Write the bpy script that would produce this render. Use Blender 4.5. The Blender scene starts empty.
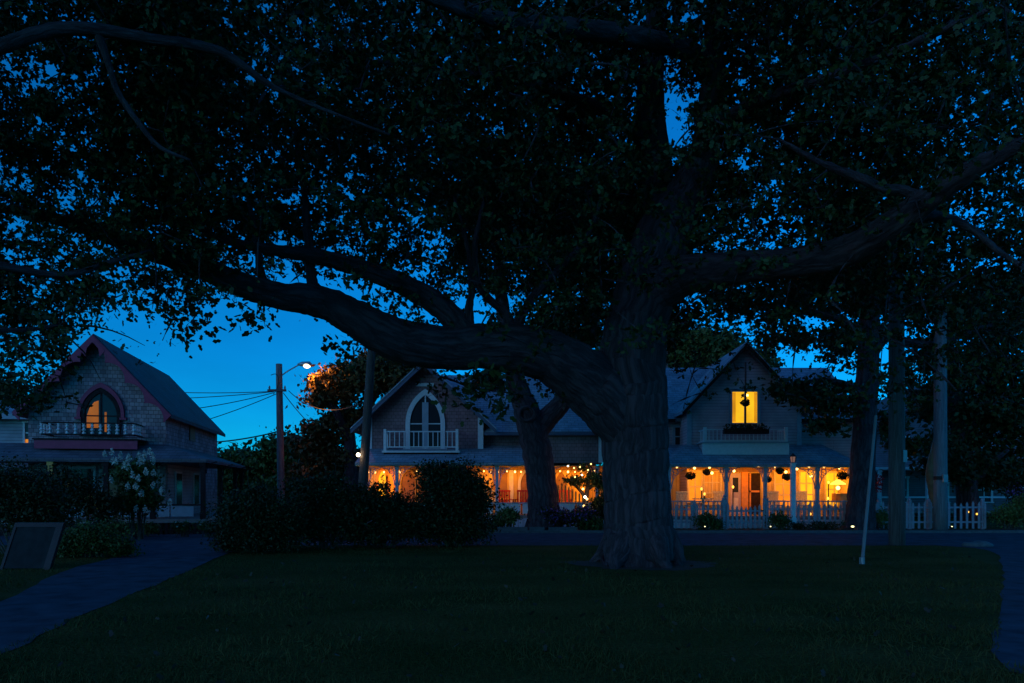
import bpy, math, random
import numpy as np
from mathutils import Vector, Matrix

random.seed(7); rng = np.random.default_rng(7)
R = math.radians
scene = bpy.context.scene
C = scene.collection
F, CX, HY, CAMZ = 740.0, 512.0, 490.0, 1.6          # focal length in pixels, centre column, horizon row, eye height

# ------------------------------------------------------------------ camera
cd = bpy.data.cameras.new('camera'); cam = bpy.data.objects.new('camera', cd); C.objects.link(cam)
cam.location = (0, 0, CAMZ); cam.rotation_euler = (R(90), 0, 0)
cd.sensor_fit = 'HORIZONTAL'; cd.sensor_width = 36; cd.lens = 36 * F / 1024
cd.shift_y = (HY - 341.5) / 1024
cd.clip_start = 0.1; cd.clip_end = 3000
scene.camera = cam
# ------------------------------------------------------------------ dusk sky and the last soft light of the sun
SUN_EL, SUN_AZ = R(16), R(222)
w = bpy.data.worlds.new('World'); scene.world = w; w.use_nodes = True
nt = w.node_tree; bg = nt.nodes['Background']
sk = nt.nodes.new('ShaderNodeTexSky'); sk.sky_type = 'NISHITA'; sk.sun_disc = False
sk.sun_elevation = SUN_EL; sk.sun_rotation = SUN_AZ; sk.altitude = 0; sk.air_density = 1.0; sk.dust_density = 0.3; sk.ozone_density = 4.0
mx = nt.nodes.new('ShaderNodeMix'); mx.data_type = 'RGBA'; mx.blend_type = 'MULTIPLY'
mx.inputs['Factor'].default_value = 1; mx.inputs[7].default_value = (0.006, 0.55, 1.0, 1)
nt.links.new(sk.outputs[0], mx.inputs[6])
tcw = nt.nodes.new('ShaderNodeTexCoord'); mpw = nt.nodes.new('ShaderNodeMapping'); mpw.inputs['Scale'].default_value = (2.2, 2.2, 7)
cl = nt.nodes.new('ShaderNodeTexNoise'); cl.inputs['Scale'].default_value = 1.4; cl.inputs['Detail'].default_value = 5      # thin dusk cloud
mrw = nt.nodes.new('ShaderNodeMapRange'); mrw.inputs[1].default_value = .3; mrw.inputs[2].default_value = .7; mrw.inputs[3].default_value = .90; mrw.inputs[4].default_value = 1.17
mxw = nt.nodes.new('ShaderNodeMix'); mxw.data_type = 'RGBA'; mxw.blend_type = 'MULTIPLY'; mxw.inputs['Factor'].default_value = 1
nt.links.new(tcw.outputs['Generated'], mpw.inputs[0]); nt.links.new(mpw.outputs[0], cl.inputs['Vector']); nt.links.new(cl.outputs['Fac'], mrw.inputs[0])
nt.links.new(mx.outputs[2], mxw.inputs[6]); nt.links.new(mrw.outputs[0], mxw.inputs[7]); nt.links.new(mxw.outputs[2], bg.inputs[0])
bg.inputs[1].default_value = 0.15
sl = bpy.data.lights.new('sun', 'SUN'); sl.energy = 0.19; sl.angle = R(60); sl.color = (1.0, 0.50, 0.48)
so = bpy.data.objects.new('sun', sl); C.objects.link(so)
so.rotation_euler = Vector((math.sin(SUN_AZ) * -1, -math.cos(SUN_AZ) * -1, 0)).to_track_quat('-Z', 'Z').to_euler()
_d = Vector((math.sin(SUN_AZ), math.cos(SUN_AZ), math.tan(R(16)))).normalized()
so.rotation_euler = (-_d).to_track_quat('-Z', 'Y').to_euler()
vs = scene.view_settings; vs.view_transform = 'Standard'; vs.look = 'None'; vs.exposure = 0; vs.gamma = 1
cy = scene.cycles
cy.max_bounces = 5; cy.diffuse_bounces = 3; cy.glossy_bounces = 2; cy.transmission_bounces = 3; cy.transparent_max_bounces = 4
cy.sample_clamp_indirect = 1.5; cy.caustics_reflective = False; cy.caustics_refractive = False
cy.use_denoising = True; cy.use_adaptive_sampling = True; cy.adaptive_threshold = 0.01

# ------------------------------------------------------------------ helpers
def PX(px, D): return (px - CX) * D / F
def PZ(py, D): return CAMZ - (py - HY) * D / F
def P(px, py, D): return Vector((PX(px, D), D, PZ(py, D)))
def G(py): return CAMZ * F / (py - HY)                # distance of a ground point seen at row py

def tag(o, label=None, cat=None, group=None, kind=None):
    if label: o['label'] = label
    if cat: o['category'] = cat
    if group: o['group'] = group
    if kind: o['kind'] = kind
    return o
def thing(name, label, cat, loc=(0, 0, 0), rz=0.0, group=None):
    o = bpy.data.objects.new(name, None); C.objects.link(o); o.empty_display_size = 0.3
    o.location = loc; o.rotation_euler = (0, 0, rz)
    return tag(o, label, cat, group)
def copy_tree(o, parent=None):
    c = o.copy(); C.objects.link(c); c.parent = parent
    for ch in list(o.children): copy_tree(ch, c)
    return c

class MB:
    def __init__(s): s.v = []; s.f = []; s.c = []
    def add(s, vs_, fs_):
        n = len(s.v); s.v += [tuple(p) for p in vs_]; s.c += [tuple(p) for p in vs_]; s.f += [tuple(i + n for i in f) for f in fs_]; return s
    def box(s, x0, x1, y0, y1, z0, z1):
        return s.add([(x0,y0,z0),(x1,y0,z0),(x1,y1,z0),(x0,y1,z0),(x0,y0,z1),(x1,y0,z1),(x1,y1,z1),(x0,y1,z1)],
                     [(3,2,1,0),(4,5,6,7),(0,1,5,4),(1,2,6,5),(2,3,7,6),(3,0,4,7)])
    def prism_y(s, poly, y0, y1):
        n = len(poly)
        return s.add([(x, y0, z) for x, z in poly] + [(x, y1, z) for x, z in poly],
                     [tuple(range(n)), tuple(range(2*n-1, n-1, -1))] + [(i, i+n, (i+1) % n + n, (i+1) % n) for i in range(n)])
    def prism_x(s, poly, x0, x1):
        n = len(poly)
        return s.add([(x0, y, z) for y, z in poly] + [(x1, y, z) for y, z in poly],
                     [tuple(range(n)), tuple(range(2*n-1, n-1, -1))] + [(i, i+n, (i+1) % n + n, (i+1) % n) for i in range(n)])
    def prism_z(s, poly, z0, z1):
        n = len(poly)
        return s.add([(x, y, z0) for x, y in poly] + [(x, y, z1) for x, y in poly],
                     [tuple(range(n-1, -1, -1)), tuple(range(n, 2*n))] + [(i, (i+1) % n, (i+1) % n + n, i+n) for i in range(n)])
    def strip_y(s, outer, inner, y0, y1):
        n = len(outer); v = []
        for (a, b), (c, d) in zip(outer, inner): v += [(a,y0,b),(c,y0,d),(a,y1,b),(c,y1,d)]
        f = []
        for i in range(n - 1):
            a = 4*i; b = a + 4
            f += [(a,b,b+1,a+1),(a+2,a+3,b+3,b+2),(a,a+2,b+2,b),(a+1,b+1,b+3,a+3)]
        f += [(0,1,3,2), (4*n-4, 4*n-2, 4*n-1, 4*n-3)]
        return s.add(v, f)
    def tube(s, pts, rad, n=8, rough=0.0, cap=True, flute=0.0):
        pts = [Vector(p) for p in pts]
        if not hasattr(rad, '__len__'): rad = [rad] * len(pts)
        base = len(s.v); up = None; arc = 0.0; ph = [random.uniform(0, 6.28) for _ in range(4)]
        for i, p in enumerate(pts):
            if i: arc += (p - pts[i-1]).length
            t = (pts[min(i+1, len(pts)-1)] - pts[max(i-1, 0)])
            if t.length < 1e-9: t = Vector((0, 0, 1))
            t.normalize()
            if up is None:
                up = Vector((1, 0, 0)) if abs(t.x) < .8 else Vector((0, 1, 0))
            a = (up - t * up.dot(t)).normalized(); up = a; b = t.cross(a)
            for k in range(n):
                q = 2 * math.pi * k / n
                r = rad[i] * (1 + (random.uniform(-rough, rough) if rough else 0) + flute * (.9 * math.sin(3*q + ph[0] + .35*arc) + .8 * math.sin(5*q + ph[1] - .5*arc) + .6 * math.sin(8*q + ph[2] + .3*arc) + .7 * math.sin(1.7*arc + ph[3] + q)))
                s.v.append(tuple(p + a * (r * math.cos(q)) + b * (r * math.sin(q)))); s.c.append((rad[i] * math.cos(q) + 3 * ph[0], rad[i] * math.sin(q) + 3 * ph[1], arc + ph[2]))
        for i in range(len(pts) - 1):
            for k in range(n):
                a0 = base + i*n + k; a1 = base + i*n + (k+1) % n
                s.f.append((a0, a1, a1 + n, a0 + n))
        if cap:
            s.f.append(tuple(base + k for k in range(n-1, -1, -1)))
            s.f.append(tuple(base + (len(pts)-1)*n + k for k in range(n)))
        return s
    def lathe(s, prof, at=(0, 0, 0), n=10):
        return s.tube([(at[0], at[1], at[2] + z) for r, z in prof], [max(r, 1e-4) for r, z in prof], n)
    def ball(s, c, r, n=10, m=6, sz=1.0):
        return s.lathe([(r * math.sin(math.pi * i / m), -r * sz * math.cos(math.pi * i / m)) for i in range(m + 1)], c, n)
    def build(s, name, mat, parent=None, smooth=False, label=None):
        me = bpy.data.meshes.new(name); me.from_pydata(s.v, [], s.f); me.update()
        if smooth: me.polygons.foreach_set('use_smooth', [True] * len(me.polygons))
        me.materials.append(mat)
        if len(s.c) == len(s.v) and ('bark' in mat.name or 'pole' in mat.name):
            me.attributes.new('barkco', 'FLOAT_VECTOR', 'POINT').data.foreach_set('vector', np.array(s.c, np.float32).reshape(-1))
        o = bpy.data.objects.new(name, me); C.objects.link(o); o.parent = parent
        if label: o['label'] = label
        return o

def smooth_path(pts, sub=5):
    """Catmull-Rom through tuples of any size"""
    A = np.array(pts, float); out = []
    for i in range(len(A) - 1):
        p0 = A[max(i-1, 0)]; p1 = A[i]; p2 = A[i+1]; p3 = A[min(i+2, len(A)-1)]
        for k in range(sub):
            t = k / sub
            out.append(.5*((2*p1)+(-p0+p2)*t+(2*p0-5*p1+4*p2-p3)*t*t+(-p0+3*p1-3*p2+p3)*t**3))
    out.append(A[-1]); return np.array(out)

# ------------------------------------------------------------------ materials
def new_mat(name):
    m = bpy.data.materials.new(name); m.use_nodes = True
    return m, m.node_tree, m.node_tree.nodes['Principled BSDF']
def plain(name, col, rough=.6, var=.25, scale=6.0, bump=0.0, metal=0.0, spec=.4):
    m, t, b = new_mat(name); N = t.nodes; L = t.links
    tc = N.new('ShaderNodeTexCoord'); no = N.new('ShaderNodeTexNoise'); no.inputs['Scale'].default_value = scale; no.inputs['Detail'].default_value = 6
    L.new(tc.outputs['Object'], no.inputs['Vector'])
    r = N.new('ShaderNodeValToRGB'); r.color_ramp.elements[0].position = .3; r.color_ramp.elements[1].position = .7
    r.color_ramp.elements[0].color = (*[c * (1 - var) for c in col], 1); r.color_ramp.elements[1].color = (*[min(1, c * (1 + var)) for c in col], 1)
    L.new(no.outputs['Fac'], r.inputs[0]); L.new(r.outputs[0], b.inputs['Base Color'])
    b.inputs['Roughness'].default_value = rough; b.inputs['Metallic'].default_value = metal; b.inputs['Specular IOR Level'].default_value = spec
    if bump:
        bp = N.new('ShaderNodeBump'); bp.inputs['Strength'].default_value = bump; bp.inputs['Distance'].default_value = .03
        L.new(no.outputs['Fac'], bp.inputs['Height']); L.new(bp.outputs[0], b.inputs['Normal'])
    return m
def courses(name, c1, c2, mortar, width, row, axis='wall', msize=.008, rough=.8):
    m, t, b = new_mat(name); N = t.nodes; L = t.links
    tc = N.new('ShaderNodeTexCoord'); sp = N.new('ShaderNodeSeparateXYZ'); L.new(tc.outputs['Object'], sp.inputs[0])
    cb = N.new('ShaderNodeCombineXYZ')
    if axis == 'wall':
        ad = N.new('ShaderNodeMath'); ad.operation = 'ADD'; L.new(sp.outputs[0], ad.inputs[0]); L.new(sp.outputs[1], ad.inputs[1]); L.new(ad.outputs[0], cb.inputs[0])
    else:
        L.new(sp.outputs[0 if axis == 'x' else 1], cb.inputs[0])
    L.new(sp.outputs[2], cb.inputs[1])
    br = N.new('ShaderNodeTexBrick'); L.new(cb.outputs[0], br.inputs['Vector'])
    br.inputs['Scale'].default_value = 1; br.inputs['Brick Width'].default_value = width; br.inputs['Row Height'].default_value = row
    br.inputs['Mortar Size'].default_value = msize; br.inputs['Mortar Smooth'].default_value = .3
    br.inputs['Color1'].default_value = (*c1, 1); br.inputs['Color2'].default_value = (*c2, 1); br.inputs['Mortar'].default_value = (*mortar, 1)
    no = N.new('ShaderNodeTexNoise'); no.inputs['Scale'].default_value = 1.3; no.inputs['Detail'].default_value = 8; L.new(tc.outputs['Object'], no.inputs['Vector'])
    mr = N.new('ShaderNodeMapRange'); mr.inputs[1].default_value = .3; mr.inputs[2].default_value = .7; mr.inputs[3].default_value = .65; mr.inputs[4].default_value = 1.2
    L.new(no.outputs['Fac'], mr.inputs[0])
    mu = N.new('ShaderNodeMix'); mu.data_type = 'RGBA'; mu.blend_type = 'MULTIPLY'; mu.inputs['Factor'].default_value = 1
    L.new(br.outputs['Color'], mu.inputs[6]); L.new(mr.outputs[0], mu.inputs[7]); L.new(mu.outputs[2], b.inputs['Base Color'])
    bp = N.new('ShaderNodeBump'); bp.invert = True; bp.inputs['Strength'].default_value = .6; bp.inputs['Distance'].default_value = .03
    L.new(br.outputs['Fac'], bp.inputs['Height']); L.new(bp.outputs[0], b.inputs['Normal'])
    b.inputs['Roughness'].default_value = rough
    return m
def glow(name, col, strength, sampled=False, var=0.0):
    m, t, b = new_mat(name)
    b.inputs['Base Color'].default_value = (*[c * .5 for c in col], 1); b.inputs['Emission Color'].default_value = (*col, 1); b.inputs['Emission Strength'].default_value = strength
    if var:
        N = t.nodes; L = t.links; tc = N.new('ShaderNodeTexCoord'); no = N.new('ShaderNodeTexNoise'); no.inputs['Scale'].default_value = 1.6; no.inputs['Detail'].default_value = 3
        mr = N.new('ShaderNodeMapRange'); mr.inputs[1].default_value = .3; mr.inputs[2].default_value = .7; mr.inputs[3].default_value = strength * (1 - var); mr.inputs[4].default_value = strength * (1 + var)
        L.new(tc.outputs['Object'], no.inputs['Vector']); L.new(no.outputs['Fac'], mr.inputs[0]); L.new(mr.outputs[0], b.inputs['Emission Strength'])
    if not sampled: m.cycles.emission_sampling = 'NONE'
    return m
def leafmat(name, dark, light, rough=.55, trans=.0):
    m, t, b = new_mat(name); N = t.nodes; L = t.links
    at = N.new('ShaderNodeAttribute'); at.attribute_name = 'leafvar'
    r = N.new('ShaderNodeValToRGB'); r.color_ramp.elements[0].color = (*dark, 1); r.color_ramp.elements[1].color = (*light, 1)
    L.new(at.outputs['Fac'], r.inputs[0]); L.new(r.outputs[0], b.inputs['Base Color'])
    b.inputs['Roughness'].default_value = rough; b.inputs['Specular IOR Level'].default_value = .25
    return m
def bark(name, c0, c1, sc=9.0, stretch=.22, bump=.9):
    m, t, b = new_mat(name); N = t.nodes; L = t.links
    tc = N.new('ShaderNodeAttribute'); tc.attribute_name = 'barkco'; mp = N.new('ShaderNodeMapping'); mp.inputs['Scale'].default_value = (1, 1, stretch)
    L.new(tc.outputs['Vector'], mp.inputs[0])
    no = N.new('ShaderNodeTexNoise'); no.inputs['Scale'].default_value = sc; no.inputs['Detail'].default_value = 8; no.inputs['Roughness'].default_value = .65
    vo = N.new('ShaderNodeTexVoronoi'); vo.feature = 'DISTANCE_TO_EDGE'; vo.inputs['Scale'].default_value = sc
    L.new(mp.outputs[0], no.inputs['Vector'])
    mxv = N.new('ShaderNodeMix'); mxv.data_type = 'RGBA'; mxv.inputs['Factor'].default_value = .25; L.new(mp.outputs[0], mxv.inputs[6]); L.new(no.outputs['Color'], mxv.inputs[7]); L.new(mxv.outputs[2], vo.inputs['Vector'])
    mu = N.new('ShaderNodeMath'); mu.operation = 'MULTIPLY_ADD'; mu.inputs[1].default_value = 1.6; L.new(vo.outputs['Distance'], mu.inputs[0]); L.new(no.outputs['Fac'], mu.inputs[2])
    r = N.new('ShaderNodeValToRGB'); r.color_ramp.elements[0].position = .35; r.color_ramp.elements[1].position = .95
    r.color_ramp.elements[0].color = (*c0, 1); r.color_ramp.elements[1].color = (*c1, 1)
    L.new(mu.outputs[0], r.inputs[0]); L.new(r.outputs[0], b.inputs['Base Color'])
    bp = N.new('ShaderNodeBump'); bp.inputs['Strength'].default_value = bump; bp.inputs['Distance'].default_value = .06
    L.new(mu.outputs[0], bp.inputs['Height']); L.new(bp.outputs[0], b.inputs['Normal']); b.inputs['Roughness'].default_value = .85
    return m

M = dict(
    shingle_grey=courses('weathered_shingle', (.50,.38,.40), (.26,.19,.21), (.07,.055,.06), .17, .15),
    shingle_rose=courses('rose_shingle', (.37,.19,.20), (.28,.145,.155), (.10,.05,.055), .2, .15),
    clap_white=courses('white_clapboard', (.64,.47,.50), (.60,.44,.47), (.32,.23,.25), 6.0, .13, msize=.01),
    clap_blue=courses('blue_clapboard', (.42,.42,.46), (.40,.40,.44), (.2,.2,.22), 6.0, .13, msize=.01),
    clap_grey=courses('grey_clapboard', (.20,.20,.22), (.18,.18,.2), (.09,.09,.1), 6.0, .13, msize=.01),
    clap_dark=courses('dark_clapboard', (.16,.14,.15), (.14,.12,.13), (.06,.05,.05), 6.0, .14, msize=.01),
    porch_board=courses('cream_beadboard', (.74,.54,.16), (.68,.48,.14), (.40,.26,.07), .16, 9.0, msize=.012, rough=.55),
    roof_x=courses('slate_blue_shingle', (.30,.37,.43), (.22,.28,.33), (.12,.15,.18), .3, .11, 'x', .01),
    roof_y=courses('slate_blue_shingle_gable', (.30,.37,.43), (.22,.28,.33), (.12,.15,.18), .3, .11, 'y', .01),
    roof_dark=courses('charcoal_shingle', (.11,.085,.095), (.08,.062,.07), (.045,.035,.04), .3, .13, 'y', .01),
    roof_dark_x=courses('charcoal_porch_shingle', (.15,.14,.16), (.11,.10,.12), (.06,.05,.06), .3, .11, 'x', .01),
    brick=courses('chimney_brick', (.36,.12,.08), (.28,.09,.06), (.3,.26,.22), .22, .075, msize=.012),
    white=plain('white_paint', (.72,.71,.72), .5, .08, 9),
    blue_trim=plain('grey_blue_paint', (.34,.38,.44), .5, .1, 7),
    navy_trim=plain('navy_paint', (.10,.12,.18), .5, .1, 7),
    lilac=plain('lilac_paint', (.52,.46,.56), .5, .1, 7),
    pink=plain('magenta_trim_paint', (.36,.03,.09), .5, .15, 6),
    dark_wood=plain('dark_stained_wood', (.03,.02,.021), .7, .3, 8, 0, 0, .1),
    brown_wood=plain('brown_door_wood', (.30,.15,.07), .5, .25, 5),
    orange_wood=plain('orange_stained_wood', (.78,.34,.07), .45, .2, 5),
    deck=plain('porch_floor_paint', (.28,.22,.2), .5, .2, 4),
    red=plain('red_cushion', (.55,.04,.025), .7, .2, 8),
    fence_white=plain('weathered_white_paint', (.36,.34,.38), .6, .15, 6),
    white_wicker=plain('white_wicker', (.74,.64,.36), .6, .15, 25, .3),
    metal_dark=plain('black_metal', (.018,.018,.02), .55, .2, 8, 0, .2),
    metal_grey=plain('galvanised_metal', (.35,.36,.37), .45, .15, 8, 0, .6),
    pole_wood=bark('weathered_pole_wood', (.065,.045,.042), (.17,.12,.11), 14, .06, .4),
    pole_street=bark('street_pole_wood', (.12,.085,.08), (.26,.19,.18), 14, .06, .4),
    pole_pale=bark('pale_pole_wood', (.15,.14,.145), (.28,.26,.27), 14, .06, .3),
    pole_dark=bark('creosoted_pole_wood', (.04,.035,.03), (.10,.085,.075), 14, .06, .4),
    guard=plain('pale_plastic', (.20,.20,.195), .5, .1, 5),
    wire=plain('black_cable', (.02,.02,.02), .5, .1, 5),
    bark=bark('oak_bark', (.008,.005,.006), (.12,.062,.068), 7.5),
    bark2=bark('grey_bark', (.010,.006,.007), (.11,.062,.068), 9),
    stem=plain('twig_bark', (.07,.055,.045), .8, .3, 10),
    stone=plain('grey_stone', (.12,.11,.11), .8, .25, 7, .6),
    soil=plain('dark_soil', (.045,.033,.025), .9, .4, 6, .5),
    panel=plain('grey_sign_board', (.03,.034,.036), .8, .2, 5, 0, 0, .05),
    glass=plain('dark_window_glass', (.03,.035,.04), .12, .1, 2, 0, 0, .2),
    blind=plain('window_blind', (.30,.17,.07), .7, .12, 4),
    bulb=glow('warm_bulb', (1.0, .50, .13), 6),
    bulb_w=glow('white_bulb', (1.0, .80, .52), 14),
    candle=glow('candle_glow', (1.0, .46, .06), 2.4),
    lens=glow('street_lamp_lens', (1.0, .72, .36), 4),
    spot=glow('garden_spot', (1.0, .85, .40), 2.2),
    win_yellow=glow('lit_window_yellow', (1.0, .50, .012), 1.0, var=.18),
    win_curtain=glow('lit_curtain', (1.0, .40, .01), .62, var=.25),
    win_amber=glow('lit_window_amber', (1.0, .25, .008), .27, var=.3),
    win_orange=glow('lit_window_orange', (1.0, .30, .012), .75, var=.25),
    leaf=leafmat('oak_leaf', (.016,.026,.007), (.055,.075,.017)),
    leaf_mid=leafmat('garden_leaf', (.03,.05,.010), (.08,.12,.022)),
    leaf_dark=leafmat('dark_shrub_leaf', (.014,.022,.006), (.038,.052,.014)),
    leaf_lamp=leafmat('lamplit_maple_leaf', (.06,.045,.012), (.15,.10,.03)),  # leaf colour turned orange to carry part of the lamplight
    leaf_yell=leafmat('yellow_green_leaf', (.09,.10,.02), (.16,.16,.04)),
    fl_white=leafmat('white_petal', (.5,.5,.44), (.75,.74,.66)),
    fl_purple=leafmat('purple_petal', (.17,.05,.20), (.30,.10,.32)),
    fl_red=leafmat('red_petal', (.32,.02,.03), (.5,.05,.05)),
    fl_orange=leafmat('orange_petal', (.5,.14,.02), (.65,.22,.03)),
)

# ------------------------------------------------------------------ leaves
LEAFSHAPE = np.array([(0,0),(.5,.28),(.30,.50),(.42,.72),(0,1.0),(-.42,.72),(-.30,.50),(-.5,.28)])
KITE = np.array([(0,0),(.5,.45),(0,1.0),(-.5,.45)])
BLADE = np.array([(-.5,0),(.5,0),(0,1.0)])
def leaf_mesh(name, mat, pos, size, parent=None, width=.62, shape=KITE, up=0.0, droop=0.0, label=None, var=None, base=.3):
    """one mesh of many small leaves; pos (n,3), size scalar or (n,)"""
    pos = np.asarray(pos, float); n = len(pos); size = np.broadcast_to(np.asarray(size, float), (n,)) * rng.uniform(.5, 1.45, n)
    d = rng.normal(size=(n, 3)); d[:, 2] += up - droop; d /= np.linalg.norm(d, axis=1, keepdims=True)
    q = rng.normal(size=(n, 3)); s = np.cross(d, q); s /= np.linalg.norm(s, axis=1, keepdims=True) + 1e-9
    nn = np.cross(s, d)
    k = len(shape); co = np.zeros((n, k, 3))
    for i, (a, b) in enumerate(shape):
        co[:, i] = pos + s * (a * width * size)[:, None] + d * ((b - base) * size)[:, None] + nn * (.22 * a * a * size)[:, None]
    me = bpy.data.meshes.new(name)
    me.vertices.add(n * k); me.vertices.foreach_set('co', co.reshape(-1).astype(np.float32))
    me.loops.add(n * k); me.loops.foreach_set('vertex_index', np.arange(n * k, dtype=np.int32))
    me.polygons.add(n); me.polygons.foreach_set('loop_start', np.arange(0, n * k, k, dtype=np.int32))
    me.update(calc_edges=True)
    at = me.attributes.new('leafvar', 'FLOAT', 'FACE'); at.data.foreach_set('value', (rng.random(n) if var is None else np.clip(var, 0, 1)).astype(np.float32))
    me.materials.append(mat)
    o = bpy.data.objects.new(name, me); C.objects.link(o); o.parent = parent
    if label: o['label'] = label
    return o
def blob_points(c, r, n, hollow=.35):
    """points through an ellipsoid volume, thicker near the outside"""
    v = rng.normal(size=(n, 3)); v /= np.linalg.norm(v, axis=1, keepdims=True)
    return np.array(c) + v * np.array(r) * (rng.uniform(hollow ** 3, 1, n) ** (1/3))[:, None]
def clumps(c, r, ncl, per, cr):
    """leaf clumps spread through an ellipsoid"""
    cs = blob_points(c, np.array(r) - cr * .5, ncl, .3)
    out = []
    for q in cs:
        k = cr * rng.uniform(.6, 1.25)
        out.append(q + rng.normal(size=(int(per * rng.uniform(.5, 1.4)), 3)) * np.array((k, k, k * .7)) * .5)
    return cs, np.concatenate(out)

# ------------------------------------------------------------------ gothic outline
def gothic(cx, wd, z0, zs, z1, n=10):
    h = z1 - zs; Rr = (h * h + wd * wd / 4) / wd; pts = [(cx - wd/2, z0)]
    a1 = math.atan2(h, Rr - wd / 2)
    for i in range(n + 1):
        a = a1 * i / n; pts.append((cx - wd/2 + Rr - Rr * math.cos(a), zs + Rr * math.sin(a)))
    return pts + [(2*cx - x, z) for x, z in reversed(pts[:-1])]

def window(root, cx, z0, z1, wd, y, frame, pane, arch=None, t=.09, mull=(1, 1), name='window', lit_label=None):
    """frame with sub-parts pane and mullion, standing proud of the wall plane y (towards -y)"""
    m = MB()
    if arch:
        m.strip_y(gothic(cx, wd + 2*t, z0, arch, z1 + t*1.3), gothic(cx, wd, z0, arch, z1), y - .09, y - .002)
        m.box(cx - wd/2 - t*1.5, cx + wd/2 + t*1.5, y - .13, y - .003, z0 - .07, z0 - .001)
    else:
        m.box(cx-wd/2-t, cx-wd/2, y-.08, y-.002, z0, z1); m.box(cx+wd/2, cx+wd/2+t, y-.08, y-.002, z0, z1)
        m.box(cx-wd/2-t*1.3, cx+wd/2+t*1.3, y-.10, y-.003, z1, z1+t); m.box(cx-wd/2-t*1.3, cx+wd/2+t*1.3, y-.12, y-.003, z0-.07, z0)
    fr = m.build(name, frame, root, label=lit_label)
    p = MB()
    if arch: p.prism_y(gothic(cx, wd - .004, z0 + .002, arch, z1 - .003), y - .03, y - .006)
    else: p.box(cx-wd/2+.002, cx+wd/2-.002, y-.03, y-.006, z0+.002, z1-.002)
    p.build('pane', pane, fr)
    u = MB()
    for i in range(1, mull[0] + 1):
        x = cx - wd/2 + wd * i / (mull[0] + 1); top = z1 if not arch or abs(x - cx) < .05 else arch + (z1 - arch) * .55
        u.box(x - .028, x + .028, y - .06, y - .031, z0 + .003, top - .02)
    for i in range(1, mull[1] + 1):
        z = z0 + ((arch or z1) - z0) * i / (mull[1] + (0 if arch else 1)); u.box(cx-wd/2+.004, cx+wd/2-.004, y-.055, y-.032, z-.025, z+.025)
    if u.v: u.build('mullion', frame, fr)
    return fr
def bracket(root, x, d, zt, wd, h, y, mat):
    """openwork curved bracket beside a porch post, d = +1 opens to the right"""
    m = MB(); n = 10
    arc = [(x + d * wd * (1 - math.cos(a)), zt - h * (1 - math.sin(a))) for a in [math.pi/2 * i / n for i in range(n + 1)]]
    inn = [(px + d * .05 * (1 - i / n), pz + .05 * (i / n)) for i, (px, pz) in enumerate(arc)]
    out = [(px - d * .0, pz) for px, pz in arc]
    if d < 0: out, inn = inn, out
    m.strip_y([(px - .0, pz) for px, pz in out], inn, y - .025, y + .025)
    for k in (3, 5, 7):
        px, pz = arc[k]; m.tube([(px, y, pz), (x + d * .02, y, pz + (zt - pz) * .55)], .014, 4); m.tube([(px, y, pz), (px, y, zt)], .014, 4)
    c = (x + d * wd * .22, zt - h * .22); rr = min(wd, h) * .14
    m.tube([(c[0] + rr * math.cos(a), y, c[1] + rr * math.sin(a)) for a in [2*math.pi*i/10 for i in range(11)]], .018, 4)
    return m.build('bracket', mat, root)
def post(root, x, y, z0, z1, mat, r=.06):
    m = MB(); m.box(x-r*1.25, x+r*1.25, y-r*1.25, y+r*1.25, z0, z0+.25); m.box(x-r, x+r, y-r, y+r, z0+.25, z1-.14)
    m.box(x-r*1.4, x+r*1.4, y-r*1.4, y+r*1.4, z1-.14, z1); return m.build('porch_post', mat, root)
def railing(root, x0, x1, yf, yb, z0, z1, mat, nb, turned=False, r=.022, postm=None, newel=True):
    """balcony railing with sub-parts baluster and newel"""
    m = MB()
    for z in (z0, z1 - .05):
        m.box(x0, x1, yf - .03, yf + .03, z, z + .05)
        for x in (x0, x1): m.box(x - .025, x + .025, yf + .031, yb, z, z + .05)
    rail = m.build('balcony_railing', mat, root)
    def bal(x, y):
        b = MB()
        if turned: b.lathe([(r*1.5, z0+.05), (r*1.5, z0+.1), (r*.6, z0+.13), (r*1.9, z0+.05+(z1-z0)*.3), (r*.7, z0+(z1-z0)*.55), (r*1.6, z1-.13), (r*.8, z1-.1), (r*1.5, z1-.05)], (x, y, 0), 6)
        else: b.box(x-r, x+r, y-r, y+r, z0+.05, z1-.05)
        b.build('baluster', postm or mat, rail)
    for i in range(1, nb): bal(x0 + (x1 - x0) * i / nb, yf)
    for x in (x0, x1):
        if newel: MB().box(x - .06, x + .06, yf - .06, yf + .06, z0 - .15, z1 + .08).build('newel', postm or mat, rail)
        else: bal(x, yf)
        for k in range(1, 4): bal(x, yf + (yb - yf) * k / 4)
    return rail
def chair(root_loc, rz, label, mat, seatmat, group=None, slats=5):
    t = thing('porch_chair', label, 'chair', root_loc, rz, group)
    m = MB()
    for i in range(slats): x = -.22 + .44 * i / (slats - 1); m.box(x - .03, x + .03, .22, .245, .44, 1.0)
    m.box(-.27, .27, .215, .25, .97, 1.05); m.build('backrest', mat, t)
    MB().box(-.27, .27, -.26, .215, .40, .46).build('seat', seatmat, t)
    for x in (-.25, .25):
        for y in (-.23, .23): MB().box(x - .025, x + .025, y - .025 - .0, y + .025, 0, .40 if y > 0 else .62).build('leg', mat, t)
        MB().box(x - .035, x + .035, -.28, .21, .62, .655).build('armrest', mat, t)
    return t
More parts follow.
